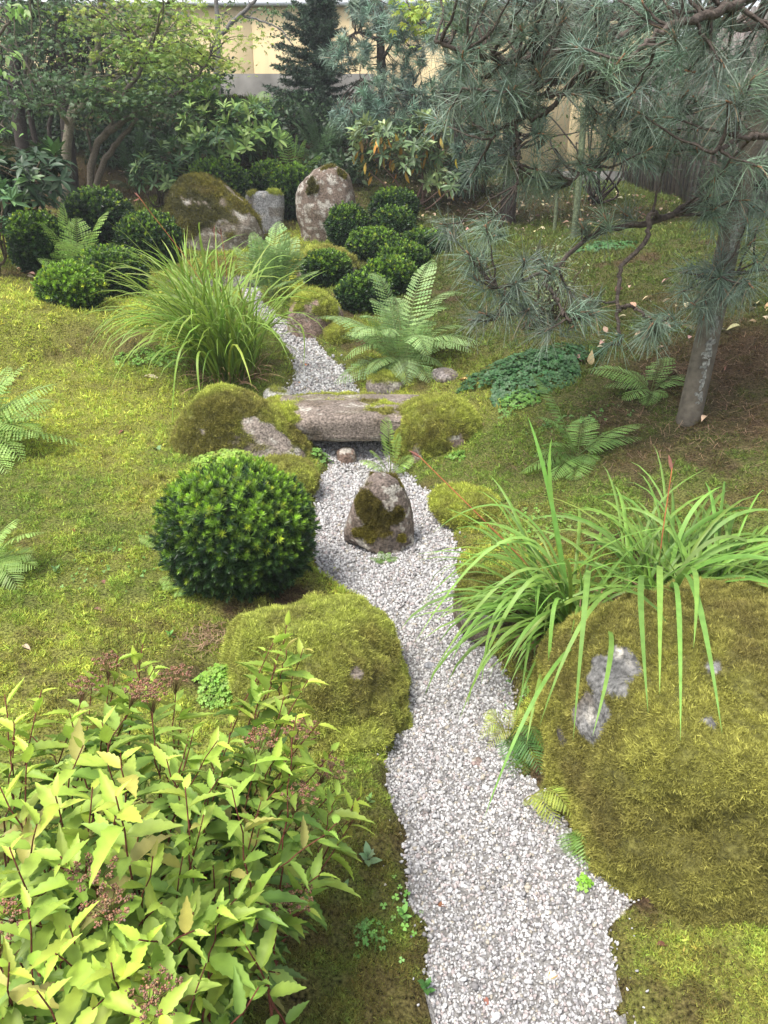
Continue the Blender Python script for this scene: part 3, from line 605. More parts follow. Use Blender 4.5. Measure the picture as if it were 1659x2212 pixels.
def frond(root, base, tip, arch, width, npair, cc, det='lo', seed=0, twist=0., name='frond'):
    """base, tip world; arch = height of the bow above the chord"""
    base = np.asarray(base, float); tip = np.asarray(tip, float); L = np.linalg.norm(tip-base)
    mid = base*.5+tip*.5+np.array([0, 0, 2*arch]); mid = mid-(tip-base)*.12
    t_ = np.linspace(0, 1, npair+8)[:, None]; P = base*(1-t_)**2+2*mid*t_*(1-t_)+tip*t_**2
    tg = nrm(np.gradient(P, axis=0)); side = nrm(np.cross(tg, np.array([0, 0, 1.])+.001))
    if np.linalg.norm(np.cross(tg[0], [0, 0, 1])) < .12: side[:] = nrm(np.cross(nrm(tip-base), [0, 0, 1.])+1e-4)
    nn = np.cross(side, tg)
    if twist: side = nrm(side*math.cos(twist)+nn*math.sin(twist)); nn = np.cross(side, tg)
    mb = MB(); k0 = 6 if npair > 12 else 3
    tube(mb, P, np.linspace(.0030, .0008, len(P))*(1 if L > .3 else .6), np.asarray(cc)*[.9, .75, .8], 4)
    idx = np.arange(k0, len(P)); u = (idx-k0)/(len(P)-1-k0); prof = np.sin(PI*np.clip(.16+.84*u, 0, 1))**.75*(1-.35*u)+.02
    prof = prof/prof.max(); sc_ = width*prof*rng.uniform(.93, 1.05, len(idx))
    for s_ in (-1, 1):
        d = nrm(side[idx]*s_+tg[idx]*(.28+.5*u[:, None])-nn[idx]*.08+rng.normal(0, .04, (len(idx), 3))); d[:, 2] -= .10
        R = basis(nrm(d), nn[idx]+rng.normal(0, .12, (len(idx), 3))); R[..., 0] *= 1
        spc = L/(len(P)); S = np.stack([np.minimum(sc_, spc*4.6)*1.0, sc_, sc_], 1)
        S[:, 0] = np.maximum(np.minimum(sc_, spc*4.8), .33*sc_)
        stamp(mb, PN[det], P[idx], R, S, jcol(cc, len(idx), .10, .04))
    return mb.build(name, 'leaf', root)
FCOL = {'deep': (.09, .20, .05), 'pale': (.24, .36, .13), 'green': (.19, .33, .075), 'dark': (.06, .11, .045), 'yel': (.36, .42, .08), 'lime': (.27, .41, .10)}
def fern(label, bx, by, tips, colr, width=.085, npair=22, det='lo', nrand=0, rl=.3, rel=(.3, 1.1), az=(0, 2*PI), Yb=None, group='ferns on the moss', arch=.06):
    b = hit(bx, by) if Yb is None else wp(bx, by, Yb)
    if Yb is not None: b[2] = gz(b[0], b[1])
    root = thing('fern', label, 'fern', b, group); c = np.asarray(FCOL[colr])
    for (x, y, dY) in tips:
        tp = wp(x, y, b[1]+dY); tp[2] = max(tp[2], gz(tp[0], tp[1])+.015); L = np.linalg.norm(tp-b)
        frond(root, b+rng.normal(0, .012, 3)*[1, 1, 0], tp, arch*L/.4*rng.uniform(.7, 1.4), min(width, L*.42)*rng.uniform(.85, 1.1), npair, c*rng.uniform(.8, 1.25), det, twist=rng.uniform(-.35, .35))
    for k in range(nrand):
        a = az[0]+(az[1]-az[0])*(k+rng.uniform(.2, .8))/nrand; el = rng.uniform(*rel); L = rl*rng.uniform(.7, 1.1)
        tp = b+L*np.array([math.cos(a)*math.cos(el), math.sin(a)*math.cos(el), math.sin(el)]); tp[2] = max(tp[2], gz(tp[0], tp[1])+.02)
        frond(root, b+rng.normal(0, .012, 3)*[1, 1, 0], tp, arch*L/.4*rng.uniform(.8, 1.6), min(width, L*.4)*rng.uniform(.8, 1.1), npair, c*rng.uniform(.75, 1.2), det, twist=rng.uniform(-.3, .3))
    return root
fern('large pale green fern with arching fronds in front of the right yew balls', 868, 800, [(700, 682, .1), (668, 690, .25), (745, 720, -.1), (805, 590, .15), (935, 560, .3), (970, 665, .05), (1045, 750, 0), (930, 830, -.35), (880, 835, -.4), (790, 810, -.3), (740, 780, -.2), (1010, 640, .2), (850, 640, .3), (905, 700, -.2), (960, 820, -.2), (720, 830, -.15)], 'pale', .135, 28, 'lo', 12, .55, (.25, 1.0), arch=.10)
fern('feathery upright fern at the far end of the gravel in front of the back boulders', 588, 645, [(545, 500, .1), (600, 478, .2), (560, 515, -.1), (640, 510, .2), (660, 560, 0), (515, 560, .1), (665, 600, .1), (530, 600, -.1), (618, 500, -.1), (580, 540, -.2), (648, 540, -.1), (505, 530, .2), (625, 610, -.3), (690, 585, 0)], 'pale', .15, 24, 'min', 8, .5, (.7, 1.3))
fern('light green fern between the two tall dark yew balls on the left', 172, 590, [(135, 438, 0), (235, 455, .1), (90, 480, -.1), (200, 500, -.1), (80, 560, -.2), (215, 530, .05), (130, 520, -.3), (165, 470, .1), (120, 545, -.2)], 'lime', .15, 20, 'lo', 2, .4, Yb=7.0)
fern('big fern spilling in at the left edge of the lawn', -60, 960, [(60, 785, .1), (125, 830, 0), (205, 972, -.05), (110, 900, -.1), (60, 860, .2), (90, 940, -.15), (10, 1075, -.35), (55, 1000, -.3), (20, 790, .25), (120, 870, .1), (50, 930, -.25), (0, 830, .1), (0, 900, -.1), (20,1030,-.4)], 'lime', .14, 24, 'lo', 0)
fern('bright fern at the left edge nearer than the big one', -25, 1230, [(42, 1122, .05), (98, 1150, 0), (72, 1195, 0), (45, 1285, -.2), (15, 1140, .05), (10, 1300, -.15), (80, 1225, -.05), (0, 1180, .1), (20, 1240, -.1)], 'lime', .08, 20, 'hi', 0)
fern('fern with one tall broad frond on the right bank above the strap leaved grass', 1245, 990, [(1150, 808, .15), (1160, 900, -.05), (1382, 985, .0), (1120, 1025, -.1), (1235, 1068, -.25), (1395, 925, .15), (1180, 960, -.15), (1290, 1010, -.12), (1190, 1045, -.2), (1260, 900, .2), (1150, 985, 0), (1330,960,.05)], 'green', .10, 24, 'hi', 0)
fern('loose low fern under the pine left of the leaning post', 1405, 850, [(1345, 865, -.12), (1475, 812, .1), (1262, 800, .1), (1435, 770, .2), (1360, 800, .1), (1480, 840, 0), (1395, 885, -.15), (1300, 835, .05), (1440, 875, -.1)], 'green', .09, 18, 'lo', 0)
fern('small fern growing against the right end of the slab bridge', 842, 1000, [(838, 900, .02), (775, 995, -.02), (892, 985, .02), (812, 1028, -.06), (872, 1018, -.05), (800, 972, .0), (864, 935, .02), (830, 940, .0)], 'lime', .075, 16, 'hi', 0, Yb=4.04)
fern('tiny fern at the foot of the pointed standing stone', 828, 1215, [(795, 1205, 0), (862, 1212, 0), (820, 1190, .03), (845, 1195, .02), (810, 1218, -.03), (850, 1222, -.02)], 'green', .035, 12, 'hi', 0)
fern('small fern tucked under the left side of the big yew ball', 395, 1272, [(345, 1270, 0), (352, 1300, -.05), (385, 1330, -.1), (410, 1322, -.08), (365, 1285, -.03)], 'lime', .06, 14, 'hi', 0)
fern('single pale fern frond poking from behind the big yew ball', 345, 1182, [(300, 1160, .02), (315, 1180, 0)], 'lime', .05, 14, 'hi', 0)
fern('uppermost small fern on the gravel edge with yellowing fronds', 1100, 1585, [(1040, 1545, .03), (1030, 1615, -.02), (1105, 1535, .05), (1045, 1665, -.07), (1140, 1560, .0)], 'yel', .035, 12, 'hi', 0, group='small ferns at the foot of the huge moss boulder', arch=.16)
fern('dark green fern hugging the left foot of the huge moss boulder', 1100, 1610, [(1162, 1745, -.17), (1135, 1735, -.15), (1180, 1690, -.13), (1105, 1740, -.15), (1160, 1640, -.08)], 'deep', .042, 17, 'hi', 0, group='small ferns at the foot of the huge moss boulder', arch=.16)
fern('yellow green fern with browned tips at the foot of the huge moss boulder', 1150, 1735, [(1135, 1790, -.03), (1205, 1850, -.13), (1240, 1815, -.12), (1170, 1830, -.10), (1235, 1770, -.09)], 'yel', .038, 13, 'hi', 0, group='small ferns at the foot of the huge moss boulder', arch=.16)
fern('lowest small fern on the gravel beside the huge moss boulder', 1240, 1815, [(1262, 1925, -.12), (1225, 1895, -.07), (1300, 1880, -.09), (1245, 1915, -.10)], 'green', .034, 12, 'hi', 0, group='small ferns at the foot of the huge moss boulder', arch=.16)
fern('tall shaded fern behind the tall mottled boulder', 690, 350, [(640, 215, .2), (665, 235, 0), (720, 250, .2), (610, 300, -.2), (760, 330, -.1), (740, 300, 0), (680, 260, 0), (630, 260, 0)], 'dark', .20, 22, 'min', 4, .7, Yb=12.2, group='ferns on the back slope')
fern('arching fern high on the slope beneath the wall', 570, 265, [(545, 205, .1), (620, 190, .1), (600, 235, 0), (520, 230, 0), (640, 215, .1), (560, 240, -.2)], 'green', .16, 20, 'min', 3, .6, Yb=14.5, group='ferns on the back slope')
fern('shaded fern drooping beneath the maple stems', 285, 330, [(305, 270, 0), (260, 300, 0), (320, 330, -.2), (230, 330, 0), (300, 360, -.2), (250, 280, .1)], 'dark', .16, 20, 'min', 3, .5, Yb=11.5, group='ferns on the back slope')
fern('fern in front of the far rhododendron with a pale hanging frond', 630, 320, [(590, 300, 0), (660, 300, 0), (610, 280, .1), (700, 330, -.2), (640, 290, 0)], 'green', .15, 18, 'min', 2, .5, Yb=11.6, group='ferns on the back slope')

# ------------------------------------------------------------------ strap leaved grasses
def blades(mb, B, az, el, L, W, droop, c0, c1, k=9, keel=True):
    n_ = len(B); t_ = np.linspace(0, 1, k)
    h = np.stack([np.cos(az), np.sin(az), np.zeros(n_)], 1); up = np.array([0, 0, 1.])
    ang = el[:, None]-droop[:, None]*t_[None]**1.35; ang = np.maximum(ang, -1.45)
    dl = (L/(k-1))[:, None]; dx = np.cos(ang)*dl; dz = np.sin(ang)*dl
    cx_ = np.concatenate([np.zeros((n_, 1)), np.cumsum(dx[:, :-1], 1)], 1); cz = np.concatenate([np.zeros((n_, 1)), np.cumsum(dz[:, :-1], 1)], 1)
    P = B[:, None]+h[:, None]*cx_[..., None]+up*cz[..., None]
    sway = rng.normal(0, .05, (n_, 1, 1))*L[:, None, None]*(t_[None, :, None]**2)
    sd_ = np.stack([-np.sin(az), np.cos(az), np.zeros(n_)], 1)[:, None]; P = P+sd_*sway
    hgt = H(P[..., 0].ravel(), P[..., 1].ravel()).reshape(P.shape[:2])+.008; P[..., 2] = np.maximum(P[..., 2], hgt)
    tw = rng.normal(0, .45, (n_, 1, 1))*t_[None, :, None]+rng.normal(0, .2, (n_, 1, 1)); tg = nrm(np.gradient(P, axis=1)); nn = np.cross(np.broadcast_to(sd_, P.shape), tg)
    side = nrm(sd_*np.cos(tw)+nn*np.sin(tw)); nrmv = np.cross(side, tg)
    prof = np.minimum(1, .55+t_*2.2)*np.clip((1-t_)*3.2, 0, 1)**.7+.02
    Wd = W[:, None]*prof[None]
    if keel:
        Lf = P-side*Wd[..., None]*.5+nrmv*Wd[..., None]*.22; Rt = P+side*Wd[..., None]*.5+nrmv*Wd[..., None]*.22
        V = np.stack([Lf, P, Rt], 2); tt_ = t_[None, :, None, None]
        Cc = (c0[:, None, None]*(1-tt_)+c1[:, None, None]*tt_)*np.array([1, .88, 1])[None, None, :, None]
        b_ = (np.arange(n_)*k*3)[:, None, None]+np.arange(k-1)[None, :, None]*3+np.arange(2)[None, None]
        mb.add(V.reshape(-1, 3), np.broadcast_to(Cc, V.shape).reshape(-1, 3), np.stack([b_, b_+1, b_+4, b_+3], -1).reshape(-1, 4))
    else: ribbon(mb, P, side, Wd, c0, c1)
def grass(label, spots, n_, L, W, seed, azr=(0, 2*PI), elr=(.7, 1.45), dr=(1.0, 2.6), c0=(.09, .17, .04), c1=(.16, .30, .07), extra=(), stalks=(), group='strap leaved grass clumps', dead=120):
    b0 = hit(*spots[0][:2]); root = thing('ornamental_grass', label, 'grass clump', b0, group); mb = MB()
    for (x, y, r_, n1) in spots:
        b = hit(x, y); m_ = int(n1); rad = r_*np.sqrt(rng.uniform(0, 1, m_)); a = rng.uniform(0, 2*PI, m_)
        B = np.stack([b[0]+rad*np.cos(a), b[1]+rad*np.sin(a), np.zeros(m_)], 1); B[:, 2] = H(B[:, 0], B[:, 1])-.01
        az = rng.uniform(*azr, m_); az = np.where(rng.uniform(size=m_) < .35, a, az)
        ln = L*rng.uniform(.55, 1.1, m_); el = rng.uniform(*elr, m_); dp = rng.uniform(*dr, m_)
        cc = jcol(c0, m_, .15, .08); c2 = jcol(c1, m_, .18, .08)
        blades(mb, B, az, el, ln, W*rng.uniform(.55, 1.15, m_), dp, cc, c2)
    for (x0, y0, x1, y1, x2, y2, d1, d2, wd) in extra:      # a blade through three measured points
        b = hit(x0, y0); q1 = wp(x1, y1, b[1]+d1); q2 = wp(x2, y2, b[1]+d2); t_ = np.linspace(0, 1, 14)[:, None]
        q1 = 2*q1-.5*b-.5*q2; P = (b*(1-t_)**2+2*q1*t_*(1-t_)+q2*t_**2)[None]; tg = nrm(np.gradient(P[0], axis=0)); side = nrm(np.cross(tg, [0, -.35, 1.]))[None]
        prof = (np.minimum(1, .6+t_[:, 0]*2)*np.clip((1-t_[:, 0])*3, 0, 1)**.7+.02)*wd; c = jcol(c1, 1, .12)
        ribbon(mb, P, side, prof[None], c*.8, c*1.05)
    mb.build('blades', 'leaf', root)
    if dead:
        mb = MB()
        for (x, y, r_, n1) in spots:
            b = hit(x, y); m_ = int(dead*n1/spots[0][3]); a = rng.uniform(0, 2*PI, m_); rad = r_*rng.uniform(.3, 1.2, m_)
            B = np.stack([b[0]+rad*np.cos(a), b[1]+rad*np.sin(a), np.zeros(m_)], 1); B[:, 2] = H(B[:, 0], B[:, 1])
            blades(mb, B, a+rng.normal(0, .5, m_), rng.uniform(.1, 1.3, m_), L*.28*rng.uniform(.4, 1.1, m_), np.full(m_, W*.4), rng.uniform(.5, 2.2, m_), jcol((.22, .12, .07), m_, .3), jcol((.34, .24, .13), m_, .3), 6, False)
        mb.build('dead_blades', 'litter', root)
    for st in stalks:
        mb = MB(); b = hit(*st[0]); pts = [b]+[wp(x, y, b[1]+d) for x, y, d in st[1:]]; P = spline(pts, 16)
        c = np.where(np.linspace(0, 1, len(P))[:, None] < .5, np.array([.16, .20, .05]), np.array([.35, .12, .05])); cv = np.concatenate([np.repeat(c, 5, 0), c[:1], c[-1:]])
        tube(mb, P, np.linspace(.0028, .0018, len(P)), cv, 5); tp = P[-1]
        d = nrm(P[-1]-P[-3]); 
        for q in range(3): Rb = basis((d+rng.normal(0, .3, 3))[None], rdir(1)); stamp(mb, leaf_T(.22, 4, .1, .1), tp[None]-d*.01, Rb, .055, np.array([[.20, .09, .07]]))
        mb.build('seed_stalk', 'litter', root)
    return root
grass('tall arching grass clump left of the narrow gravel behind the mossy boulder', [(490, 825, .12, 210), (445, 800, .10, 110), (540, 815, .06, 40)], 0, 1.08, .017, 5, elr=(1.12, 1.54), dr=(.7, 2.8), azr=(1.3, 5.3), c0=(.15, .24, .03), c1=(.25, .38, .06),
      extra=[(490, 820, 440, 560, 432, 482, 0, -.1, .016), (480, 820, 300, 690, 185, 770, .1, .1, .012), (500, 830, 350, 640, 160, 700, 0, .2, .012), (470, 830, 400, 740, 372, 930, -.4, -.6, .014), (480, 830, 430, 760, 440, 900, -.5, -.7, .014), (520, 820, 560, 600, 640, 560, 0, 0, .012), (520, 810, 590, 640, 665, 640, 0, 0, .012), (480, 800, 330, 600, 215, 600, 0, 0, .012), (560, 820, 640, 700, 655, 800, -.1, -.2, .012),(500,830,350,720,235,850,-.1,-.3,.012),(500,820,330,660,190,740,-.1,-.1,.011)],
      stalks=[[(470, 780), (440, 620, 0), (300, 425, .1)], [(480, 760), (475, 600, 0), (462, 500, 0)], [(490, 760), (490, 600, 0), (478, 505, 0)]])
grass('shorter grass clump standing behind the tall arching one', [(420, 700, .14, 70)], 0, .9, .014, 6, elr=(1.0, 1.5), dr=(.7, 2.2), c0=(.15, .24, .03), c1=(.28, .41, .07), dead=40)
grass('broad leaved grass clump spilling over the gravel beside the huge moss boulder', [(1225, 1375, .07, 130), (1165, 1325, .045, 34)], 0, .62, .0125, 7, azr=(1.9, 4.6), elr=(.5, 1.4), dr=(1.1, 2.5), c0=(.14, .24, .035), c1=(.20, .35, .065),
      extra=[(1230, 1370, 1120, 1160, 895, 1390, 0, -.1, .012), (1230, 1370, 1130, 1170, 905, 1310, 0, .1, .011), (1220, 1370, 1130, 1230, 925, 1470, -.1, -.2, .012), (1220, 1380, 1150, 1250, 990, 1560, -.15, -.3, .013), (1240, 1370, 1190, 1080, 1140, 900, .1, .2, .015), (1250, 1370, 1195, 1110, 1192, 945, .1, .15, .014),
             (1240, 1390, 1200, 1300, 1185, 1560, -.2, -.35, .012), (1260, 1390, 1270, 1240, 1238, 1600, -.2, -.35, .014), (1260, 1390, 1270, 1240, 1238, 1600, -.40, -.72, .014), (1250, 1370, 1130, 1110, 935, 1150, .1, .2, .010), (1210, 1380, 1100, 1290, 1040, 1480, -.15, -.3, .012), (1280, 1400, 1190, 1450, 1045, 1770, -.45, -.7, .010), (1270, 1380, 1320, 1370, 1280, 1590, -.42, -.75, .013), (1250, 1370, 1150, 1180, 1010, 1130, .05, .15, .011)],
      stalks=[[(1240, 1340), (1130, 1210, 0), (905, 985, .3)]], dead=110)
grass('broad leaved grass clump at the right edge arching over the huge moss boulder', [(1440, 1300, .085, 120), (1540, 1305, .08, 75), (1360, 1320, .05, 34)], 0, .62, .0145, 8, azr=(-1.1, 2.0), elr=(.45, 1.25), dr=(1.2, 2.3), c0=(.15, .26, .04), c1=(.21, .37, .07),
      extra=[(1410, 1330, 1385, 1250, 1400, 1540, -.40, -.86, .015), (1420, 1330, 1425, 1225, 1425, 1500, -.36, -.82, .016), (1440, 1330, 1462, 1270, 1470, 1600, -.42, -.90, .013), (1450, 1320, 1490, 1250, 1560, 1585, -.40, -.88, .016), (1440, 1320, 1495, 1225, 1498, 1400, -.35, -.66, .015), (1400, 1330, 1300, 1290, 1165, 1570, -.35, -.6, .012), (1440, 1300, 1480, 1130, 1560, 1050, .1, .2, .014), (1440, 1300, 1560, 1130, 1700, 1110, .1, .1, .015), (1440, 1300, 1570, 1180, 1760, 1180, .0, 0, .016), (1440, 1310, 1600, 1250, 1790, 1340, -.05, -.05, .016), (1440, 1310, 1590, 1280, 1760, 1350, -.1, -.1, .016), (1430, 1300, 1400, 1130, 1530, 1010, .15, .3, .008), (1430, 1300, 1560, 1160, 1690, 1250, 0, 0, .015)],
      stalks=[[(1420, 1290), (1428, 1180, 0), (1452, 1010, .1)]], dead=60)

# ------------------------------------------------------------------ clover patches
def trefoil():
    parts = []; base = []
    lobe = np.array([(0, 0, 0), (-.42, .45, .05), (-.45, .80, .03), (-.2, .98, 0), (0, .84, -.04), (.2, .98, 0), (.45, .80, .03), (.42, .45, .05)])
    T = np.array([[0, 4, 1], [1, 4, 2], [2, 4, 3], [0, 7, 4], [7, 6, 4], [6, 5, 4]]); tint = np.ones((8, 3)); tint[0] = 1.15; tint[4] = 1.1
    L = (lobe, E4, T[:, ::-1], tint)
    for k in range(3):
        a = k*2*PI/3; c_, s_ = math.cos(a), math.sin(a); parts.append(xform(L, [[c_, -s_, 0], [s_, c_, 0], [0, 0, 1]], .5))
    return merge_T(parts)
TF = trefoil()
def clover(label, px, py, rx, ry, n_, size, colr, hgt=.035, dY=0, group='clover patches', on=None):
    b = hit(px, py); root = None; mb = MB(); a = rng.uniform(0, 2*PI, n_); r_ = np.sqrt(rng.uniform(0, 1, n_))
    r_ = r_*(1+.25*np.sin(a*3+px)+.15*np.sin(a*5))
    x = b[0]+rx*r_*np.cos(a); y = b[1]+ry*r_*np.sin(a)+dY
    z = H(x, y)
    if on is not None: z = np.maximum(z, on(x, y))
    hh = hgt*(1-.75*r_**2)*rng.uniform(.5, 1.2, n_)+.004; P = np.stack([x, y, z+hh], 1)
    N = nrm(np.stack([.5*r_*np.cos(a), .5*r_*np.sin(a)-.25, np.ones(n_)], 1)+rng.normal(0, .22, (n_, 3)))
    t_ = rdir(n_); R = basis(np.cross(N, t_), N)
    stamp(mb, TF, P, R, size*rng.uniform(.6, 1.2, n_), jcol(colr, n_, .18, .06))
    s_ = rng.choice(n_, min(n_, 160), replace=False); G = P[s_].copy(); G[:, 2] = z[s_]-.005; G[:, :2] += rng.normal(0, .008, (len(s_), 2))
    ribbon(mb, np.stack([G, (G+P[s_])/2+rng.normal(0, .002, G.shape), P[s_]], 1), np.array([1., 0, 0]), np.full((len(s_), 3), .0012), np.asarray(colr)*.8, np.asarray(colr))
    o = mb.build('clover_patch', 'leaf'); return tag(o, label, 'clover patch', group, 'stuff' if hgt < .021 else None)
clover('large dense dark green clover patch under the pine branches', 1150, 815, .40, .28, 1500, .040, (.06, .14, .05), .09, .05)
clover('lighter clover patch just below the large dark one', 1120, 868, .15, .13, 260, .030, (.13, .26, .05), .04)
clover('yellow green clover cushion in front of the left bridge boulder', 500, 1003, .20, .09, 420, .030, (.26, .38, .06), .07)
clover('lime green clover clump beside the large rounded moss boulder', 478, 1500, .085, .085, 330, .020, (.21, .37, .05), .07)
clover('small clover clump at the foot of the right bridge boulder', 985, 990, .06, .05, 60, .022, (.17, .32, .05), .03)
clover('tiny clover tuft growing in the gravel near the lowest small fern', 1262, 1918, .028, .025, 16, .020, (.22, .42, .05), .02)
clover('small rounded clover tuft in the moss left of the lower gravel', 800, 2040, .042, .04, 34, .015, (.13, .28, .06), .04)
clover('clover scattered behind the tall arching grass clump', 330, 778, .26, .14, 260, .032, (.17, .32, .05), .04)
clover('clover growing left of the stone under the bridge', 690, 992, .08, .06, 60, .024, (.15, .30, .06), .05)
clover('dark clover cushion far back under the pine branch', 1312, 535, .28, .2, 220, .045, (.07, .17, .05), .05)
clover('clover sprigs at the base of the leaning post', 1260, 905, .30, .10, 60, .024, (.13, .27, .06), .02)
clover('sparse clover on the left moss just beyond the yellow green shrub', 250, 1230, .25, .30, 46, .016, (.16, .32, .07), .012)
clover('sparse clover on the moss behind the broad leaved grass', 1180, 1130, .28, .25, 110, .020, (.17, .32, .06), .015)
clover('sparse clover on the moss beside the wide gravel pool', 640, 1130, .12, .35, 40, .018, (.18, .33, .06), .012)
clover('a few clover leaves at the left foot of the gravel near the bottom', 868, 1975, .05, .12, 16, .018, (.2, .4, .08), .015)
clover('sparse clover beneath the broad leaved grass on the gravel side', 1120, 1480, .06, .10, 18, .016, (.2, .36, .08), .012)

# small broad leaved seedlings
LS = leaf_T(.55, 5, .15, .12)
def seedling(label, px, py, n_, size, colr):
    b = hit(px, py); mb = MB(); a = np.arange(n_)*2.4; el = .35+.9*np.arange(n_)/n_
    D = np.stack([np.cos(a)*np.cos(el), np.sin(a)*np.cos(el), np.sin(el)], 1); P = b+np.array([0, 0, 1.])*(np.arange(n_)/n_*size*.9)[:, None]
    stamp(mb, LS, P, basis(D, [0, 0, 1.]), size*rng.uniform(.7, 1.1, n_), jcol(colr, n_))
    tube(mb, np.array([b-[0, 0, .01], b+[0, 0, size]]), .0015, np.asarray(colr)*.7, 4)
    return tag(mb.build('seedling', 'leaf'), label, 'seedling', 'broad leaved seedlings in the moss')
for lab, x, y, n_, s_, c in [('pale grey green seedling in the moss left of the lower gravel', 795, 1870, 8, .035, (.22, .32, .16)), ('tiny seedling just above the pale grey green one', 798, 1735, 4, .02, (.2, .35, .1)), ('small seedling below the pale grey green one', 745, 1928, 5, .02, (.2, .34, .12)),
                             ('bright seedling at the very edge of the lower gravel', 870, 1990, 5, .026, (.2, .4, .1)), ('dark green seedling near the bottom of the gravel', 920, 2150, 6, .03, (.1, .25, .06)), ('lone seedling on the sunlit left moss', 122, 1240, 6, .03, (.2, .35, .12)), ('seedling beside the dead twig on the left moss', 368, 1378, 6, .025, (.16, .36, .08)),
                             ('small leafy seedling on the right bank under the pine', 1180, 925, 6, .04, (.14, .28, .08))]: seedling(lab, x, y, n_, s_, c)
# fallen leaves, twigs
LD = leaf_T(.5, 6, .35, .3, 0, .4)
def dead(label, px, py, s_, c, name='fallen_leaf'):
    b = hit(px, py); mb = MB(); a = rng.uniform(0, 2*PI); D = np.array([[math.cos(a), math.sin(a), .12]])
    stamp(mb, LD, b[None]+[0, 0, .008]-D*s_*.5, basis(D, [0, 0, 1.]), s_, np.array([c])); return tag(mb.build(name, 'litter'), label, 'leaf', 'fallen leaves')
for lab, x, y, s_, c in [('tan curled leaf on the gravel near the bottom', 1195, 2118, .035, (.48, .30, .11)), ('brown withered leaf at the left edge of the lower gravel', 958, 1965, .03, (.20, .09, .05)), ('reddish scrap of leaf at the bottom of the gravel', 1050, 2170, .022, (.28, .12, .09)),
                         ('yellow green leaf on the gravel beside the big yew', 730, 1232, .06, (.33, .36, .10)), ('orange leaf on the far narrow gravel', 663, 790, .06, (.55, .20, .06)), ('orange leaf below the far orange one on the gravel', 650, 830, .04, (.50, .25, .12)), ('pale tan leaf on the moss in front of the left bank', 328, 818, .15, (.5, .44, .30)),
                         ('orange tan leaf beside the dark clover patch', 1000, 822, .09, (.60, .36, .16)), ('dark red leaf on the left moss', 225, 1262, .035, (.18, .09, .07)), ('brown leaf on the left moss below the yew', 213, 1322, .035, (.2, .11, .08)), ('reddish leaf on the lawn beyond the spiky yew', 160, 1150, .035, (.25, .1, .05)),
                         ('brown leaf scrap on the middle of the lawn', 262, 935, .05, (.22, .1, .07)), ('green lobed leaf fallen on the lawn left of the mossy boulder', 338, 970, .10, (.16, .26, .12)), ('pale leaf near the edge of the lower left moss', 58, 1405, .04, (.45, .36, .26)), ('brown scrap on the right bank above the grass', 1010, 905, .06, (.16, .08, .06)),
                         ('small pink leaf on the gravel left of the huge boulder', 955, 1205, .03, (.45, .25, .2)), ('brown leaf at the lower right moss edge', 1430, 2045, .025, (.14, .06, .04))]: dead(lab, x, y, s_, c)
# brown needle and leaf litter beneath the pine and on the back slope
mb = MB(); n_ = 5200
def scat(cx, cy, r_, m_):
    p = hit(cx, cy); return np.stack([p[0]+rng.normal(0, r_, m_), p[1]+rng.normal(0, r_, m_)], 1)
XY = np.concatenate([scat(1500, 800, .35, 900), scat(1300, 930, .3, 500), scat(1600, 950, .3, 400), scat(450, 1380, .05, 160), scat(640, 1400, .04, 120), scat(1000, 1000, .3, 120), scat(1400, 640, .6, 300)])
P = np.stack([XY[:, 0], XY[:, 1], H(XY[:, 0], XY[:, 1])+.012], 1); P = P[path_out(P[:, 0], P[:, 1]) > .05]; n_ = len(P); D = rdir(n_)*[1, 1, .15]; D = nrm(D); ln = rng.uniform(.03, .10, (n_, 1))*np.minimum(1, P[:, 1:2]/3.5)
ribbon(mb, np.stack([P-D*ln/2, P+rng.normal(0, .004, P.shape), P+D*ln/2], 1), nrm(np.cross(D, [0, 0, 1.]))[:, None], np.full((n_, 3), .0018), jcol((.28, .19, .12), n_, .3), jcol((.24, .15, .09), n_, .3))
tag(mb.build('needle_litter', 'litter'), 'thin dry brown pine needles strewn over the shaded moss', 'litter', kind='stuff')
mb = MB(); XY = np.concatenate([scat(1200, 440, 1.0, 320), scat(1000, 440, .9, 220), scat(980, 500, .5, 40), scat(1560, 720, .4, 30), scat(60, 590, .4, 30), scat(250, 400, 1.2, 120), scat(1560, 640, .5, 40)])
P = np.stack([XY[:, 0], XY[:, 1], H(XY[:, 0], XY[:, 1])+.02], 1); n_ = len(P); D = nrm(rdir(n_)*[1, 1, .3])
stamp(mb, LD, P, basis(D, nrm(rng.normal(0, .35, (n_, 3))+[0, 0, 1])), rng.uniform(.04, .10, n_), jcol((.42, .33, .22), n_, .35, .1))
tag(mb.build('leaf_litter', 'litter'), 'pale dry leaves scattered over the back slope', 'litter', kind='stuff')

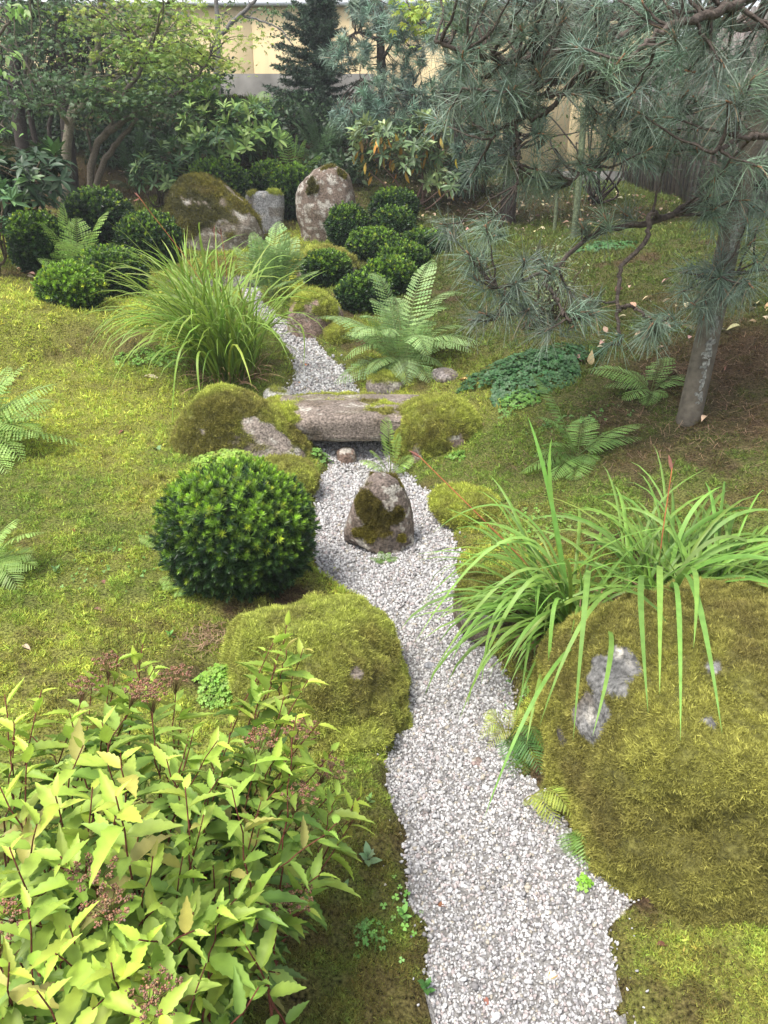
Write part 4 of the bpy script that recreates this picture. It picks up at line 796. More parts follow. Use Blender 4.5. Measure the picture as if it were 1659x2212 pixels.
# ------------------------------------------------------------------ foreground spirea shrub
SL = [leaf_T(.38, 13, .22, .28, .18, .32), leaf_T(.34, 13, .40, .10, .18, .30), leaf_T(.42, 13, .10, .42, .18, .34), leaf_T(.33, 13, .5, .30, .18, .28), leaf_T(.40, 13, .26, -.12, .18, .32)]
def spirea():
    tips = [  # px, py of tip, Y of tip, bright 0..1, flower head?
        (310, 1385, 1.42, .9, 0), (235, 1450, 1.36, .5, 1), (620, 1345, 1.50, .75, 0), (575, 1400, 1.47, .4, 0), (560, 1620, 1.18, .4, 1), (640, 1545, 1.22, 1., 0), (690, 1560, 1.22, .7, 0), (700, 1680, 1.25, .3, 1), (780, 1720, 1.26, .9, 0), (745, 1690, 1.28, .6, 0),
        (330, 1520, 1.22, .3, 1), (290, 1510, 1.25, .3, 1), (180, 1500, 1.28, .4, 1), (90, 1490, 1.22, .9, 0), (30, 1560, 1.12, .9, 0), (150, 1540, 1.16, .8, 0), (260, 1620, .98, 1., 0), (120, 1720, .90, .9, 0), (250, 1760, .86, .95, 0), (200, 1700, .95, .9, 0), (60, 1620, 1.02, .8, 0), (360, 1640, 1.02, .6, 0),
        (470, 1600, 1.12, .8, 0), (500, 1700, 1.00, .5, 0), (440, 1760, .93, .5, 0), (560, 1790, .98, .4, 0), (250, 1720, .8, .9, 0), (20, 1830, .80, .8, 0), (130, 1850, .80, .7, 0), (330, 1850, .82, .7, 0), (205, 1905, .80, .3, 1), (235, 1975, .76, .3, 1), (395, 1850, .88, .6, 0), (470, 1960, .82, .6, 0),
        (620, 1960, .98, .4, 1), (560, 1985, .93, .3, 1), (690, 1890, 1.02, .5, 0), (670, 1960, 1.0, .6, 0), (520, 2030, .84, .9, 0), (480, 2080, .80, .9, 0), (300, 2030, .72, 1., 0), (270, 2110, .68, 1., 0), (120, 2060, .68, .8, 0), (150, 2000, .72, .8, 0), (60, 1960, .72, .7, 0), (20, 1990, .74, .3, 1),
        (80, 2140, .62, .9, 0), (200, 2180, .62, .8, 0), (330, 2160, .66, .4, 1), (350, 2190, .62, .9, 0), (430, 2150, .74, .7, 0), (20, 2080, .66, .8, 0), (240, 2080, .68, .8, 0), (0, 1700, .92, .8, 0), (0, 1900, .78, .7, 0), (180, 1610, 1.02, .7, 0), (400, 1700, .95, .6, 0), (310, 1760, .90, .5, 0), (80, 1780, .85, .7, 0),
        (420, 1570, 1.15, .5, 0), (500, 1560, 1.2, .6, 0), (220, 1560, 1.12, .6, 0), (600, 1700, 1.12, .5, 0), (640, 1650, 1.18, .5, 0), (350, 1950, .78, .6, 0), (420, 2010, .76, .6, 0), (10, 1500, 1.22, .8, 0), (590, 1870, 1.0, .3, 0), (500, 1880, .92, .4, 0)]
    tips += [(600, 1430, 1.43, .7, 0), (655, 1400, 1.46, .6, 0), (565, 1490, 1.36, .6, 0), (615, 1500, 1.30, .8, 0), (665, 1470, 1.32, .7, 0), (290, 1430, 1.38, .8, 0), (335, 1440, 1.36, .6, 0), (255, 1410, 1.38, .7, 0), (600, 1370, 1.47, .7, 0), (720, 1620, 1.24, .7, 0), (770, 1760, 1.22, .8, 0), (200, 1470, 1.34, .6, 0), (640, 1600, 1.2, .6, 1), (380, 1480, 1.3, .6, 1), (640, 1740, 1.1, .5, 1)]
    b0 = np.array([-.52, .78, gz(-.52, .78)]); root = thing('spirea_shrub', 'yellow green leafy shrub with faded brown flower heads filling the lower left foreground', 'shrub', b0)
    stems = MB(); leaves = MB(); P_, D_, U_, S_, C_ = [], [], [], [], []
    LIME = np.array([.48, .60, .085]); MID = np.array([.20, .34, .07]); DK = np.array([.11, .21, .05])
    r_ = rng; heads = []
    def stem(tip, br, nl, flower, wid=.0030, frac=.75, base=None):
        base_ = b0+np.append(r_.normal(0, .11, 2), 0)+(tip-b0)*[.42, .42, 0] if base is None else base
        if base is None: base_[2] = gz(base_[0], base_[1])
        m_ = base_*.5+tip*.5+(tip-base_)*[-.18, -.18, .08]; t_ = np.linspace(0, 1, 16)[:, None]
        P = base_*(1-t_)**2+2*m_*t_*(1-t_)+tip*t_**2; P[1:-1] += r_.normal(0, .0025, (14, 3))
        tube(stems, P, np.linspace(wid, .0011, 16), np.array([.13, .045, .03]), 6); L = np.linalg.norm(tip-base_)
        for k in range(nl):
            u = 1-frac*(k/nl)**1.15*min(1, .38/L*1.3); u = np.clip(u-.01, .05, 1); i = u*15; i0 = int(min(i, 14)); p = P[i0]*(1-(i-i0))+P[i0+1]*(i-i0); tg = nrm(P[i0+1]-P[i0])
            az = k*2.4+r_.uniform(-.4, .4)+tip[0]*37; sd_ = nrm(np.cross(tg, [.3, .2, .9])); s2 = np.cross(tg, sd_); o_ = sd_*math.cos(az)+s2*math.sin(az)
            lift = .9-.75*min(k/6., 1)+r_.normal(0, .12); d = nrm(o_+tg*lift+np.array([0, 0, -.05])); age = min(k/9., 1)
            sz = (.041+.038*min(k/4., 1))*r_.uniform(.62, 1.25)*(1.0 if k < nl*.8 else .8)
            if flower and k < 2: continue
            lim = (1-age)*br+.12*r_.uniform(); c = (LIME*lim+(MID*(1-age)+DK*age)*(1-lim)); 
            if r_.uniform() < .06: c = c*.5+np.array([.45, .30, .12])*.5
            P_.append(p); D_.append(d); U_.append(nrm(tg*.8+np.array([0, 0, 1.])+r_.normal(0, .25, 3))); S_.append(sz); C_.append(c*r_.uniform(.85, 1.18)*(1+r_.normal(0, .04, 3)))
        if flower: heads.append((P[-1], nrm(P[-1]-P[-3])))
        return P
    for (x, y, Y, br, fl) in tips:
        tip = wp(x, y, Y); P = stem(tip, br, 18 if fl else 15, fl)
        if r_.uniform() < .6:
            q = P[9]; tp = P[12]+r_.normal(0, .055, 3)+[0, 0, .015]; stem(tp, br*.6, 8, 0, .0016, .7, q)
    for k in range(30):            # inner and rear shoots
        x = r_.uniform(-60, 620); y = r_.uniform(1560+max(0, x-450)*.3, 2260); Y = np.interp(y, [1500, 1700, 1900, 2200], [1.18, .98, .82, .64])+r_.uniform(.02, .16); tip = wp(x, y, Y)
        if tip[2] < gz(tip[0], tip[1])+.08: continue
        stem(tip, r_.uniform(.1, .5), 13, 0)
    P_ = np.array(P_); D_ = np.array(D_); U_ = np.array(U_); S_ = np.array(S_); C_ = np.array(C_); R = basis(D_, U_); pick = rng.integers(0, 5, len(P_))
    h_ = H(P_[:, 0], P_[:, 1]); ok = P_[:, 2] > h_+.015
    ds = np.linalg.norm(P_-np.array([0, 0, CAMH]), axis=1); ok &= ds > .35
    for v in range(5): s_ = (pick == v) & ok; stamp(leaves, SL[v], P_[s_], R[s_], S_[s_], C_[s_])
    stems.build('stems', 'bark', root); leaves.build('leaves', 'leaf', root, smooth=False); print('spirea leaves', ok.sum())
    for (p, d) in heads:            # flat topped clusters of dry seed capsules on fine stalks
        mb = MB(); nh = 20; sub = []
        for q in range(nh):
            a = q*2.4; r1 = .0085*math.sqrt(q); sub.append(p+d*.020+np.array([math.cos(a)*r1, math.sin(a)*r1*.9, .006-r1*.2])+r_.normal(0, .002, 3))
        for s0 in sub:
            tube(mb, np.array([p-d*.020, (p+s0)/2, s0]), .0006, np.array([.14, .10, .04]), 4)
            m_ = 15; E = nrm(rdir(m_)+d*.8+[0, 0, .5]); q = s0+E*r_.uniform(.004, .009, (m_, 1))
            ribbon(mb, np.stack([np.tile(s0, (m_, 1)), q], 1), nrm(np.cross(E, [1., .2, 0]))[:, None], np.full((m_, 2), .0006), np.array([.25, .2, .08]), np.array([.2, .1, .06]))
            Tm = (IV*[.8, .8, 1.1], E4, IF, np.ones((12, 3))); stamp(mb, Tm, q, basis(E, rdir(m_)), .0018*r_.uniform(.7, 1.3, m_), jcol((.27, .155, .095), m_, .3, .1))
        mb.build('flower_head', 'litter', root)
spirea()

# ------------------------------------------------------------------ wall, fence, posts
def boxm(mb, lo, hi, c=(1, 1, 1)):
    lo = np.array(lo, float); hi = np.array(hi, float)
    V = np.array([[(lo, hi)[i][0], (lo, hi)[j][1], (lo, hi)[k][2]] for i in (0, 1) for j in (0, 1) for k in (0, 1)])
    Q = [[0, 1, 3, 2], [4, 6, 7, 5], [0, 4, 5, 1], [2, 3, 7, 6], [0, 2, 6, 4], [1, 5, 7, 3]]; mb.add(V, np.array(c, float), Q)
YW = 17.2
zy = float(wp(550, 160, YW)[2]); zt = float(wp(600, 14, YW)[2])
root = thing('boundary_wall', 'long yellow rendered wall with rain streaks above a grey concrete base at the back', 'wall', (0, YW, 2.0))
mb = MB()
for i in range(9): boxm(mb, (-9+i*1.6+.004, YW, 1.0), (-9+(i+1)*1.6-.004, YW+.25, zt))
boxm(mb, (-9, YW+.02, 1.0), (5.4, YW+.23, zt-.01)); mb.build('render_coat', 'plaster', root)
mb = MB(); boxm(mb, (-9, YW-.06, 1.0), (-.2, YW-.004, zy)); boxm(mb, (-.2, YW-.06, 1.0), (5.3, YW-.004, 1.78)); mb.build('plinth', 'concrete', root)
mb = MB(); boxm(mb, (-9.1, YW-.10, zt+.002), (5.5, YW+.35, zt+.09)); mb.build('coping', 'coping', root)
# fence of upright boards running away on the right
fa = np.array([4.85, 16.4]); fb_ = np.array([3.72, 6.9]); fl = np.linalg.norm(fb_-fa); fd_ = (fb_-fa)/fl; fn_ = np.array([fd_[1], -fd_[0]]);
root = thing('board_fence', 'weathered grey upright board fence behind the pine on the right', 'fence', (fa[0], fa[1], gz(*fa)))
nb = int(fl/.125); bc = [(.15, .135, .13), (.20, .175, .165), (.11, .098, .09), (.23, .20, .19), (.19, .15, .135)]
def prism(mb, p, d, n2, l, th_, z0, z1, c):
    q = [p, p+d*l, p+d*l+n2*th_, p+n2*th_]; V = np.array([[a[0], a[1], z] for z in (z0, z1) for a in q]); mb.add(V, np.array(c, float)*rng.uniform(.85, 1.15), [[0, 3, 2, 1], [4, 5, 6, 7], [0, 1, 5, 4], [1, 2, 6, 5], [2, 3, 7, 6], [3, 0, 4, 7]])
for i in range(nb):
    p = fa+fd_*(i*.125); z0 = gz(*p); off = fn_*(.0 if i % 2 else .016); mb = MB()
    prism(mb, p+off, fd_, fn_, .142 if i % 2 else .12, .018, z0-.05, z0+2.15+rng.normal(0, .008), bc[rng.integers(0, 5)]); ob = mb.build('board', 'wood', root)
mb = MB(); p = fa+fd_*5.6; prism(mb, p-fn_*.03, fd_, fn_, .11, -.09, gz(*p)-.1, gz(*p)+2.2, (.07, .055, .05)); mb.build('fence_post', 'wood', root)
# leaning support post
b = hit(1488, 905); t_ = wp(1648, 200, b[1]+.25); root = thing('support_post', 'thick weathered grey wooden post leaning right beneath the pine', 'post', b)
P = np.array([b-(t_-b)*.04+(t_-b)*1.04*s_ for s_ in np.linspace(0, 1, 40)]); mb = MB()
cc = np.repeat(np.array([.125, .108, .083])*(1+.25*fbm(P, 6, 2, 3)[:, None]), 14, 0); Vn = len(P)*14
tube(mb, P, np.linspace(.062, .050, 40), np.concatenate([cc, cc[:2]]), 14, .012); mb.build('pole', 'wood', root, smooth=True)
mb = MB()      # flaking whitish lichen stripe
for k in range(60):
    s_ = rng.uniform(.06, .62); q = b+(t_-b)*s_; r1 = np.interp(s_, [0, 1], [.062, .050])+.0015; a0 = math.radians(-95+rng.normal(0, 9)); ww = rng.uniform(.08, .26); hh = rng.uniform(.008, .035)
    if .33 < s_ < .42: continue
    ax = nrm(t_-b); u_ = nrm(np.cross(ax, [0, 1., 0])); v_ = np.cross(ax, u_)
    V = []; 
    for da, dh in ((-ww, 0), (0, -hh*1.2), (ww, -.2*hh), (.5*ww, hh), (-.6*ww, .8*hh)):
        a = a0+da+rng.normal(0, .03); d = np.array([math.cos(a), math.sin(a), 0]); V.append([q[0]+d[0]*r1, q[1]+d[1]*r1, q[2]+dh])
    V = np.array(V); mb.add(V, np.array([.28, .28, .25])*rng.uniform(.75, 1.1), None, [[0, 1, 2], [0, 2, 3], [0, 3, 4]])
mb.build('lichen', 'rock', root)
for lab, x0, y0, x1, y1, r1 in [('thin greenish stake standing behind the pine branch', 1238, 520, 1262, 232, .030), ('thinner greenish stake left of the other one', 1197, 500, 1203, 385, .022)]:
    b = hit(x0, y0); t_ = wp(x1, y1, b[1]); mb = MB(); tube(mb, spline([b-[0, 0, .1], (b+t_)/2+[.01, 0, 0], t_], 12), r1, np.array([.13, .155, .09]), 8); tag(mb.build('garden_stake', 'bark'), lab, 'stake', 'stakes behind the pine')

# ------------------------------------------------------------------ pines
def needle_tuft(mb, P, D, n_, L, wd, colr, sp=(.15, 1.5), k=3, shoot=.06):
    m_ = len(P); a = rng.uniform(0, 2*PI, (m_, n_)); sp_ = rng.uniform(sp[0], sp[1], (m_, n_)); u = rng.uniform(0, 1, (m_, n_))
    R = basis(D, rdir(m_)); S_, Dd, N_ = R[..., 0][:, None], R[..., 1][:, None], R[..., 2][:, None]
    d = Dd*np.cos(sp_)[..., None]+(S_*np.cos(a)[..., None]+N_*np.sin(a)[..., None])*np.sin(sp_)[..., None]
    B = P[:, None]-Dd*(u*shoot)[..., None]; l = (L*rng.uniform(.7, 1.12, (m_, n_)))[..., None]
    dr = np.array([0, 0, -1.])*rng.uniform(.0, .35, (m_, n_, 1)); t_ = np.linspace(0, 1, k)
    Pp = np.stack([B+d*l*s_+dr*l*s_*s_ for s_ in t_], 2).reshape(-1, k, 3)
    view = Pp[:, 0]-np.array([0, 0, CAMH]); side = nrm(np.cross(d.reshape(-1, 3), rng.normal(0, 1, (m_*n_, 3))))[:, None]
    W = np.tile(np.linspace(1, .35, k)*wd, (m_*n_, 1)); cb = np.repeat(jcol(colr, m_, .22, .05), n_, 0)*rng.lognormal(0, .2, (m_*n_, 1))
    old = (rng.uniform(size=(m_*n_, 1)) < .035); cb = cb*(1-old)+np.array([.28, .20, .12])*old
    ribbon(mb, Pp, side, W, cb*.85, cb*1.1)
def twig_to(mb, skel, rads, P, D, c, droop=.08, seg=5):
    for p, d in zip(P, D):
        dist = np.linalg.norm(skel-p, axis=1); i = np.argmin(dist); q = skel[i]; L = dist[i]
        if L < .02: continue
        m_ = q*.45+p*.55-d*L*.25+np.array([0, 0, -droop*L]); t_ = np.linspace(0, 1, 8)[:, None]
        pp = q*(1-t_)**2+2*m_*t_*(1-t_)+p*t_**2; pp[1:-1] += rng.normal(0, .012*L, (6, 3))
        tube(mb, pp, np.linspace(min(.006+.008*L, rads[i]), .0028, 8), c, seg, .1)
root = thing('pine_tree', 'large long needled pine reaching over the garden from the right in front of the post', 'pine tree', (2.75, 4.3, gz(2.75, 4.3)), 'pine trees')
mb = MB(); BARK = np.array([.080, .064, .054])
tr = spline([(2.75, 4.3, gz(2.75, 4.3)-.1), (2.62, 4.3, 1.6), (2.75, 4.4, 2.6), (2.5, 4.3, 3.6), (2.6, 4.3, 4.4)], 24); tube(mb, tr, np.linspace(.13, .06, len(tr)), BARK, 10, .06); mb.build('trunk', 'bark', root, smooth=True)
SK = []; SR = []
def limb(pts, r0, r1, nm='branch'):
    P = spline([wp(x, y, Y) for x, y, Y in pts], 34); P[1:-1] += rng.normal(0, .006, (len(P)-2, 3)); rr_ = np.linspace(r0, r1, len(P)); mb = MB(); tube(mb, P, rr_, BARK*1.15, 8, .09); mb.build(nm, 'bark', root, smooth=True); SK.append(P); SR.append(rr_)
limb([(1800, 350, 4.2), (1659, 392, 4.05), (1540, 427, 3.9), (1470, 455, 3.8), (1400, 478, 3.7), (1340, 492, 3.65), (1270, 512, 3.6), (1205, 570, 3.5), (1130, 605, 3.4), (1075, 622, 3.35)], .022, .006)
limb([(1425, 470, 3.72), (1405, 462, 3.6), (1392, 520, 3.55), (1345, 575, 3.5), (1336, 650, 3.45), (1337, 745, 3.4)], .013, .008)
limb([(1336, 668, 3.45), (1365, 662, 3.4), (1412, 695, 3.35)], .009, .005)
limb([(1205, 572, 3.5), (1178, 612, 3.4), (1205, 650, 3.35), (1222, 690, 3.3)], .010, .006)
limb([(1130, 605, 3.4), (1090, 650, 3.4), (1070, 690, 3.35)], .008, .005)
limb([(1800, 150, 4.3), (1659, 200, 4.2), (1500, 235, 4.0), (1408, 258, 3.9), (1375, 300, 3.8), (1300, 342, 3.7), (1240, 388, 3.6)], .020, .006)
limb([(1850, 20, 4.4), (1659, 55, 4.2), (1500, 45, 4.0), (1300, 90, 3.8), (1130, 130, 3.6), (1010, 110, 3.5), (940, 90, 3.5)], .026, .007)
limb([(1300, 90, 3.8), (1225, 190, 3.7), (1180, 245, 3.65), (1110, 262, 3.6), (1055, 300, 3.55)], .014, .005)
limb([(1300, 90, 3.8), (1290, 180, 3.6), (1200, 200, 3.5), (1120, 200, 3.45), (1000, 190, 3.4)], .012, .005)
limb([(1850, 560, 4.1), (1700, 570, 3.9), (1600, 590, 3.8), (1530, 600, 3.7)], .016, .006)
limb([(1700, -40, 3.4), (1560, 20, 3.2), (1440, 60, 3.0), (1360, 130, 2.95)], .022, .007)
limb([(1659, 200, 4.2), (1590, 300, 4.0), (1560, 400, 3.9)], .014, .006)
limb([(1850, 250, 3.4), (1700, 290, 3.3), (1600, 300, 3.2), (1540, 330, 3.1)], .018, .007)
limb([(1110, 262, 3.6), (1120, 330, 3.55), (1115, 400, 3.5)], .010, .005)
SK = np.concatenate(SK); SR = np.concatenate(SR)
regs = [(1560, 60, 170, 90, 34, 3.0, 4.2), (1350, 60, 170, 80, 34, 3.1, 4.2), (1130, 60, 140, 70, 26, 3.3, 4.1), (990, 70, 60, 80, 12, 3.4, 3.9), (1200, 180, 170, 60, 24, 3.4, 4.0), (1450, 190, 150, 60, 22, 3.0, 3.9), (1620, 210, 60, 80, 14, 3.0, 3.9), (1060, 240, 100, 60, 16, 3.4, 3.8),
        (1420, 300, 90, 45, 16, 3.5, 3.9), (1340, 290, 60, 40, 8, 3.4, 3.8), (1110, 370, 90, 30, 10, 3.5, 3.8), (1600, 400, 70, 60, 14, 3.5, 4.0), (1600, 520, 70, 70, 14, 3.5, 3.9), (1610, 610, 70, 40, 10, 3.5, 3.8), (1520, 600, 40, 25, 6, 3.6, 3.75), (1300, 478, 40, 20, 5, 3.55, 3.7), (1230, 380, 60, 30, 6, 3.5, 3.7),
        (1020, 520, 60, 30, 8, 3.3, 3.6), (1070, 600, 60, 40, 9, 3.3, 3.5), (1050, 670, 40, 25, 5, 3.3, 3.5), (1170, 560, 30, 20, 3, 3.4, 3.6), (1210, 690, 70, 30, 9, 3.25, 3.4), (1350, 740, 55, 30, 7, 3.3, 3.5), (1440, 690, 40, 30, 4, 3.3, 3.5), (1560, 660, 40, 25, 5, 3.5, 3.7), (1130, 640, 40, 30, 4, 3.3, 3.4), (1500, 640, 40, 25, 4, 3.5, 3.7), (1270, 640, 30, 20, 2, 3.4, 3.5)]
P_ = []; 
for cx_, cy_, rx_, ry_, n_, Y0, Y1 in regs:
    for k in range(int(n_*(1.2 if cy_ < 460 else .75)+.5)): P_.append(wp(cx_+rng.uniform(-1.2, 1.2)*rx_, cy_+rng.uniform(-1.3, 1.2)*ry_, rng.uniform(Y0, Y1)))
for x, y, Y in [(1345, 122, 2.9), (1455, 70, 2.85), (1250, 205, 3.3), (1125, 60, 3.4), (1405, 320, 3.4), (1640, 360, 3.0), (1050, 490, 3.3), (1010, 545, 3.3), (1305, 465, 3.5), (1180, 585, 3.4), (1545, 395, 3.4), (1625, 620, 3.3)]: P_.append(wp(x, y, Y))
for k in range(90): P_.append(wp(rng.uniform(1000, 1900), rng.uniform(-330, -10), rng.uniform(3.2, 5.2)))    # unseen crown above the frame, added to shade the slope
P_ = np.array(P_); d_ = []
for p in P_:
    i = np.argmin(np.linalg.norm(SK-p, axis=1)); v = p-SK[i]; d_.append(nrm(nrm(v+1e-4)*.7+rng.normal(0, .45, 3)+np.array([-.25, -.25, .15])))
d_ = np.array(d_); mb = MB(); twig_to(mb, SK, SR, P_, d_, BARK, .06); 
for p, d in zip(P_, d_): tube(mb, np.array([p-d*.03, p+d*.012]), [.005, .003], np.array([.30, .17, .10]), 5)
mb.build('twigs', 'bark', root)
mb = MB(); needle_tuft(mb, P_, d_, 76, .125, .0027, (.165, .225, .165), (.12, 1.75), 4, .09); mb.build('needles', 'needle', root)
def bg_pine(label, trunk, limbs, blobs_, n_, L, wd, colr, nn=44):
    pts = [wp(x, y, Y) for x, y, Y in trunk]; pts[0][2] = gz(pts[0][0], pts[0][1])-.05; root = thing('pine_tree', label, 'pine tree', pts[0], 'pine trees')
    P = spline(pts, 24); mb = MB(); tube(mb, P, np.linspace(.11, .035, len(P)), BARK*.9, 9, .08); sk = [P]; sr = [np.linspace(.05, .02, len(P))]; mb.build('trunk', 'bark', root)
    mb = MB()
    for lb in limbs: q = spline([wp(x, y, Y) for x, y, Y in lb], 14); r1 = np.linspace(.028, .01, len(q)); tube(mb, q, r1, BARK, 6, .1); sk.append(q); sr.append(r1)
    sk = np.concatenate(sk); sr = np.concatenate(sr); C_ = []
    for (cx_, cy_, rx_, ry_, m_, Y0, Y1) in blobs_:
        for k in range(m_): a = rng.uniform(0, 2*PI); r1 = math.sqrt(rng.uniform()); C_.append(wp(cx_+rx_*r1*math.cos(a), cy_+ry_*r1*math.sin(a), rng.uniform(Y0, Y1)))
    C_ = np.array(C_); D_ = nrm(rng.normal(0, .5, C_.shape)+np.array([0, -.2, .5])); twig_to(mb, sk, sr, C_, D_, BARK, .05, 4); mb.build('branches', 'bark', root)
    mb = MB(); needle_tuft(mb, C_, D_, nn, L, wd, colr, (.15, 1.6), 3, .10); mb.build('needles', 'needle', root)
bg_pine('pale blue green pine in front of the yellow wall at the top centre', [(835, 400, 12.5), (830, 250, 12.5), (822, 100, 12.5), (815, -60, 12.5)], [[(824, 130, 12.5), (870, 60, 12.3), (905, 20, 12.2)], [(825, 90, 12.5), (775, 70, 12.3), (740, 90, 12.2)], [(830, 200, 12.5), (880, 190, 12.2), (930, 210, 12)], [(828, 190, 12.5), (780, 170, 12.3)]],
        [(810, 20, 55, 50, 60, 12, 12.9), (750, 110, 50, 40, 36, 12, 12.8), (885, 60, 70, 60, 80, 11.6, 12.8), (860, 140, 60, 30, 24, 11.8, 12.6), (870, 220, 110, 60, 120, 11.5, 12.6), (780, 250, 60, 50, 50, 11.6, 12.6), (920, 280, 100, 35, 60, 11.4, 12.4)], 0, .15, .009, (.20, .29, .22), 46)
bg_pine('pine with a rough reddish brown trunk rising from the back slope right of centre', [(1096, 490, 10.6), (1102, 380, 10.6), (1100, 240, 10.6), (1120, 60, 10.6), (1110, -80, 10.6)], [[(1100, 250, 10.6), (1180, 180, 10.3), (1260, 190, 10)], [(1102, 240, 10.6), (1020, 190, 10.3), (960, 210, 10)], [(1100, 320, 10.6), (1160, 280, 10.3)], [(1110, 60, 10.6), (1010, 30, 10)], [(1115, 80, 10.6), (1240, 30, 10)]],
        [(1030, 190, 100, 70, 90, 9.8, 10.9), (1010, 60, 90, 60, 70, 9.8, 10.9), (1160, 120, 100, 90, 90, 9.8, 10.9), (1140, 250, 50, 40, 24, 9.8, 10.8), (1050, 310, 70, 40, 50, 9.8, 10.9), (1260, 80, 100, 80, 70, 9.8, 10.8), (1420, 100, 110, 100, 80, 9.0, 10.4), (960, 370, 20, 10, 0, 9.8, 10.8)], 0, .13, .009, (.14, .22, .15), 46)
# tangled leafless branches in front of the yellow wall
b = hit(1285, 440); root = thing('bare_shrub', 'tangle of nearly leafless dark branches in front of the yellow wall', 'shrub', b); mb = MB(); tips_ = []
for k in range(16):
    q = wp(rng.uniform(1190, 1350), rng.uniform(200, 340), b[1]+rng.uniform(-.4, .5)); m_ = b*.5+q*.5+rng.normal(0, .25, 3); P = spline([b+rng.normal(0, .05, 3), m_+rng.normal(0, .1, 3), q, q+rng.normal(0, .2, 3)], 14); tube(mb, P, np.linspace(.018, .006, len(P)), BARK*.8, 5, .1); tips_ += list(P[5:])
mb.build('branches', 'bark', root); tips_ = np.array(tips_); i = rng.integers(0, len(tips_), 420); mb = MB(); LR = leaf_T(.5, 4, .15, .2)
stamp(mb, LR, tips_[i]+rng.normal(0, .07, (420, 3)), basis(rdir(420), rdir(420)), rng.uniform(.03, .06, 420), jcol((.13, .2, .06), 420, .25)); mb.build('leaves', 'leaf', root)
# low wiry bush below the pine branch
b = hit(1175, 700); root = thing('wiry_bush', 'low wiry grey green bush with dark stems under the pine branch', 'shrub', b); mb = MB(); tips_ = []
for k in range(46):
    q = wp(1185+rng.normal(0, 42), rng.uniform(520, 650), b[1]+rng.uniform(-.25, .3)); P = spline([b+np.array([rng.normal(0, .13), rng.normal(0, .08), -.03]), b*.4+q*.6+rng.normal(0, .03, 3), q], 10); tube(mb, P, np.linspace(.006, .002, len(P)), np.array([.10, .075, .05]), 4, .1); tips_ += list(P[4:])
mb.build('stems', 'bark', root); tips_ = np.array(tips_); i = rng.integers(0, len(tips_), 1600); mb = MB()
stamp(mb, LR, tips_[i]+rng.normal(0, .035, (1600, 3)), basis(rdir(1600), rdir(1600)), rng.uniform(.015, .030, 1600), jcol((.20, .24, .12), 1600, .3)); mb.build('leaves', 'leaf', root)

# ------------------------------------------------------------------ rhododendrons
LRH = leaf_T(.30, 6, .18, .22, 0, .55)
def whorl(mb, P, D, size, colr, nl=9, el=(.0, .7), droop=0.):
    for v in range(nl):
        m_ = len(P); R = basis(D, rdir(m_) if v == 0 else wu); 
        if v == 0: wu = R[..., 2]
        a = v*2.4+rng.normal(0, .15, m_); e_ = rng.uniform(*el, m_); S_, N_ = R[..., 0], R[..., 2]
        d = (S_*np.cos(a)[:, None]+N_*np.sin(a)[:, None])*np.cos(e_)[:, None]+D*np.sin(e_)[:, None]; d[:, 2] -= droop; d = nrm(d)
        stamp(mb, LRH, P+D*.006*v, basis(d, D+rng.normal(0, .2, (m_, 3))), size*rng.uniform(.75, 1.15, m_), jcol(colr, m_, .2, .05))
def rhodo(label, bx, by, bl, n_, size, colr, colr2, k2=.3, droop=.15, Yb=None, yellow=0, stem=(.12, .09, .06)):
    b = hit(bx, by) if Yb is None else wp(bx, by, Yb); 
    if Yb is not None: b[2] = gz(b[0], b[1])
    root = thing('rhododendron', label, 'shrub', b, 'rhododendron bushes'); P = []
    for (cx_, cy_, rx_, ry_, m_, Y0, Y1) in bl:
        for k in range(m_): a = rng.uniform(0, 2*PI); r1 = math.sqrt(rng.uniform()); P.append(wp(cx_+rx_*r1*math.cos(a), cy_+ry_*r1*math.sin(a), rng.uniform(Y0, Y1)))
    P = np.array(P); P = P[P[:, 2] > H(P[:, 0], P[:, 1])+.06]; c = P.mean(0)-[0, -.1, .4]; D = nrm(nrm(P-c)*.8+rng.normal(0, .35, P.shape)+[0, 0, .5])
    mb = MB(); skb = []
    for k in range(7):
        q = P[rng.integers(0, len(P))]; s_ = spline([b+rng.normal(0, .05, 3)*[1, 1, 0], b*.5+q*.5+rng.normal(0, .08, 3), q], 12); tube(mb, s_, np.linspace(.02, .007, len(s_)), np.array(stem), 6, .1); skb.append(s_)
    skb = np.concatenate(skb); twig_to(mb, skb, np.full(len(skb), .009), P, D, np.array(stem), .0, 4); mb.build('stems', 'bark', root)
    mb = MB(); s_ = rng.uniform(size=len(P)) < k2
    if (~s_).any(): whorl(mb, P[~s_], D[~s_], size, colr, 9, (-.1, .7), droop)
    if s_.any(): whorl(mb, P[s_], D[s_], size, colr2, 9, (.2, 1.1), 0)
    mb.build('leaves', 'gloss', root)
    if yellow:
        mb = MB(); i = rng.integers(0, len(P), yellow); d = nrm(rng.normal(0, .25, (yellow, 3))+[0, 0, -1]); stamp(mb, LRH, P[i]-[0, 0, .02]+rng.normal(0, .04, (yellow, 3)), basis(d, rdir(yellow)*[1, 1, .1]-[0, 1, 0]), size*rng.uniform(.8, 1.1, yellow), jcol((.55, .33, .06), yellow, .2, .1)); mb.build('yellowed_leaves', 'gloss', root)
rhodo('dark leaved rhododendron at the left edge beside the tall yew ball', 30, 560, [(60, 390, 70, 60, 44, 7.3, 8.2), (30, 450, 60, 60, 30, 7.2, 8), (95, 350, 40, 30, 14, 7.6, 8.2), (-20, 420, 40, 100, 20, 7.2, 8)], 0, .155, (.030, .062, .026), (.08, .15, .05), .08, .28, Yb=7.8)
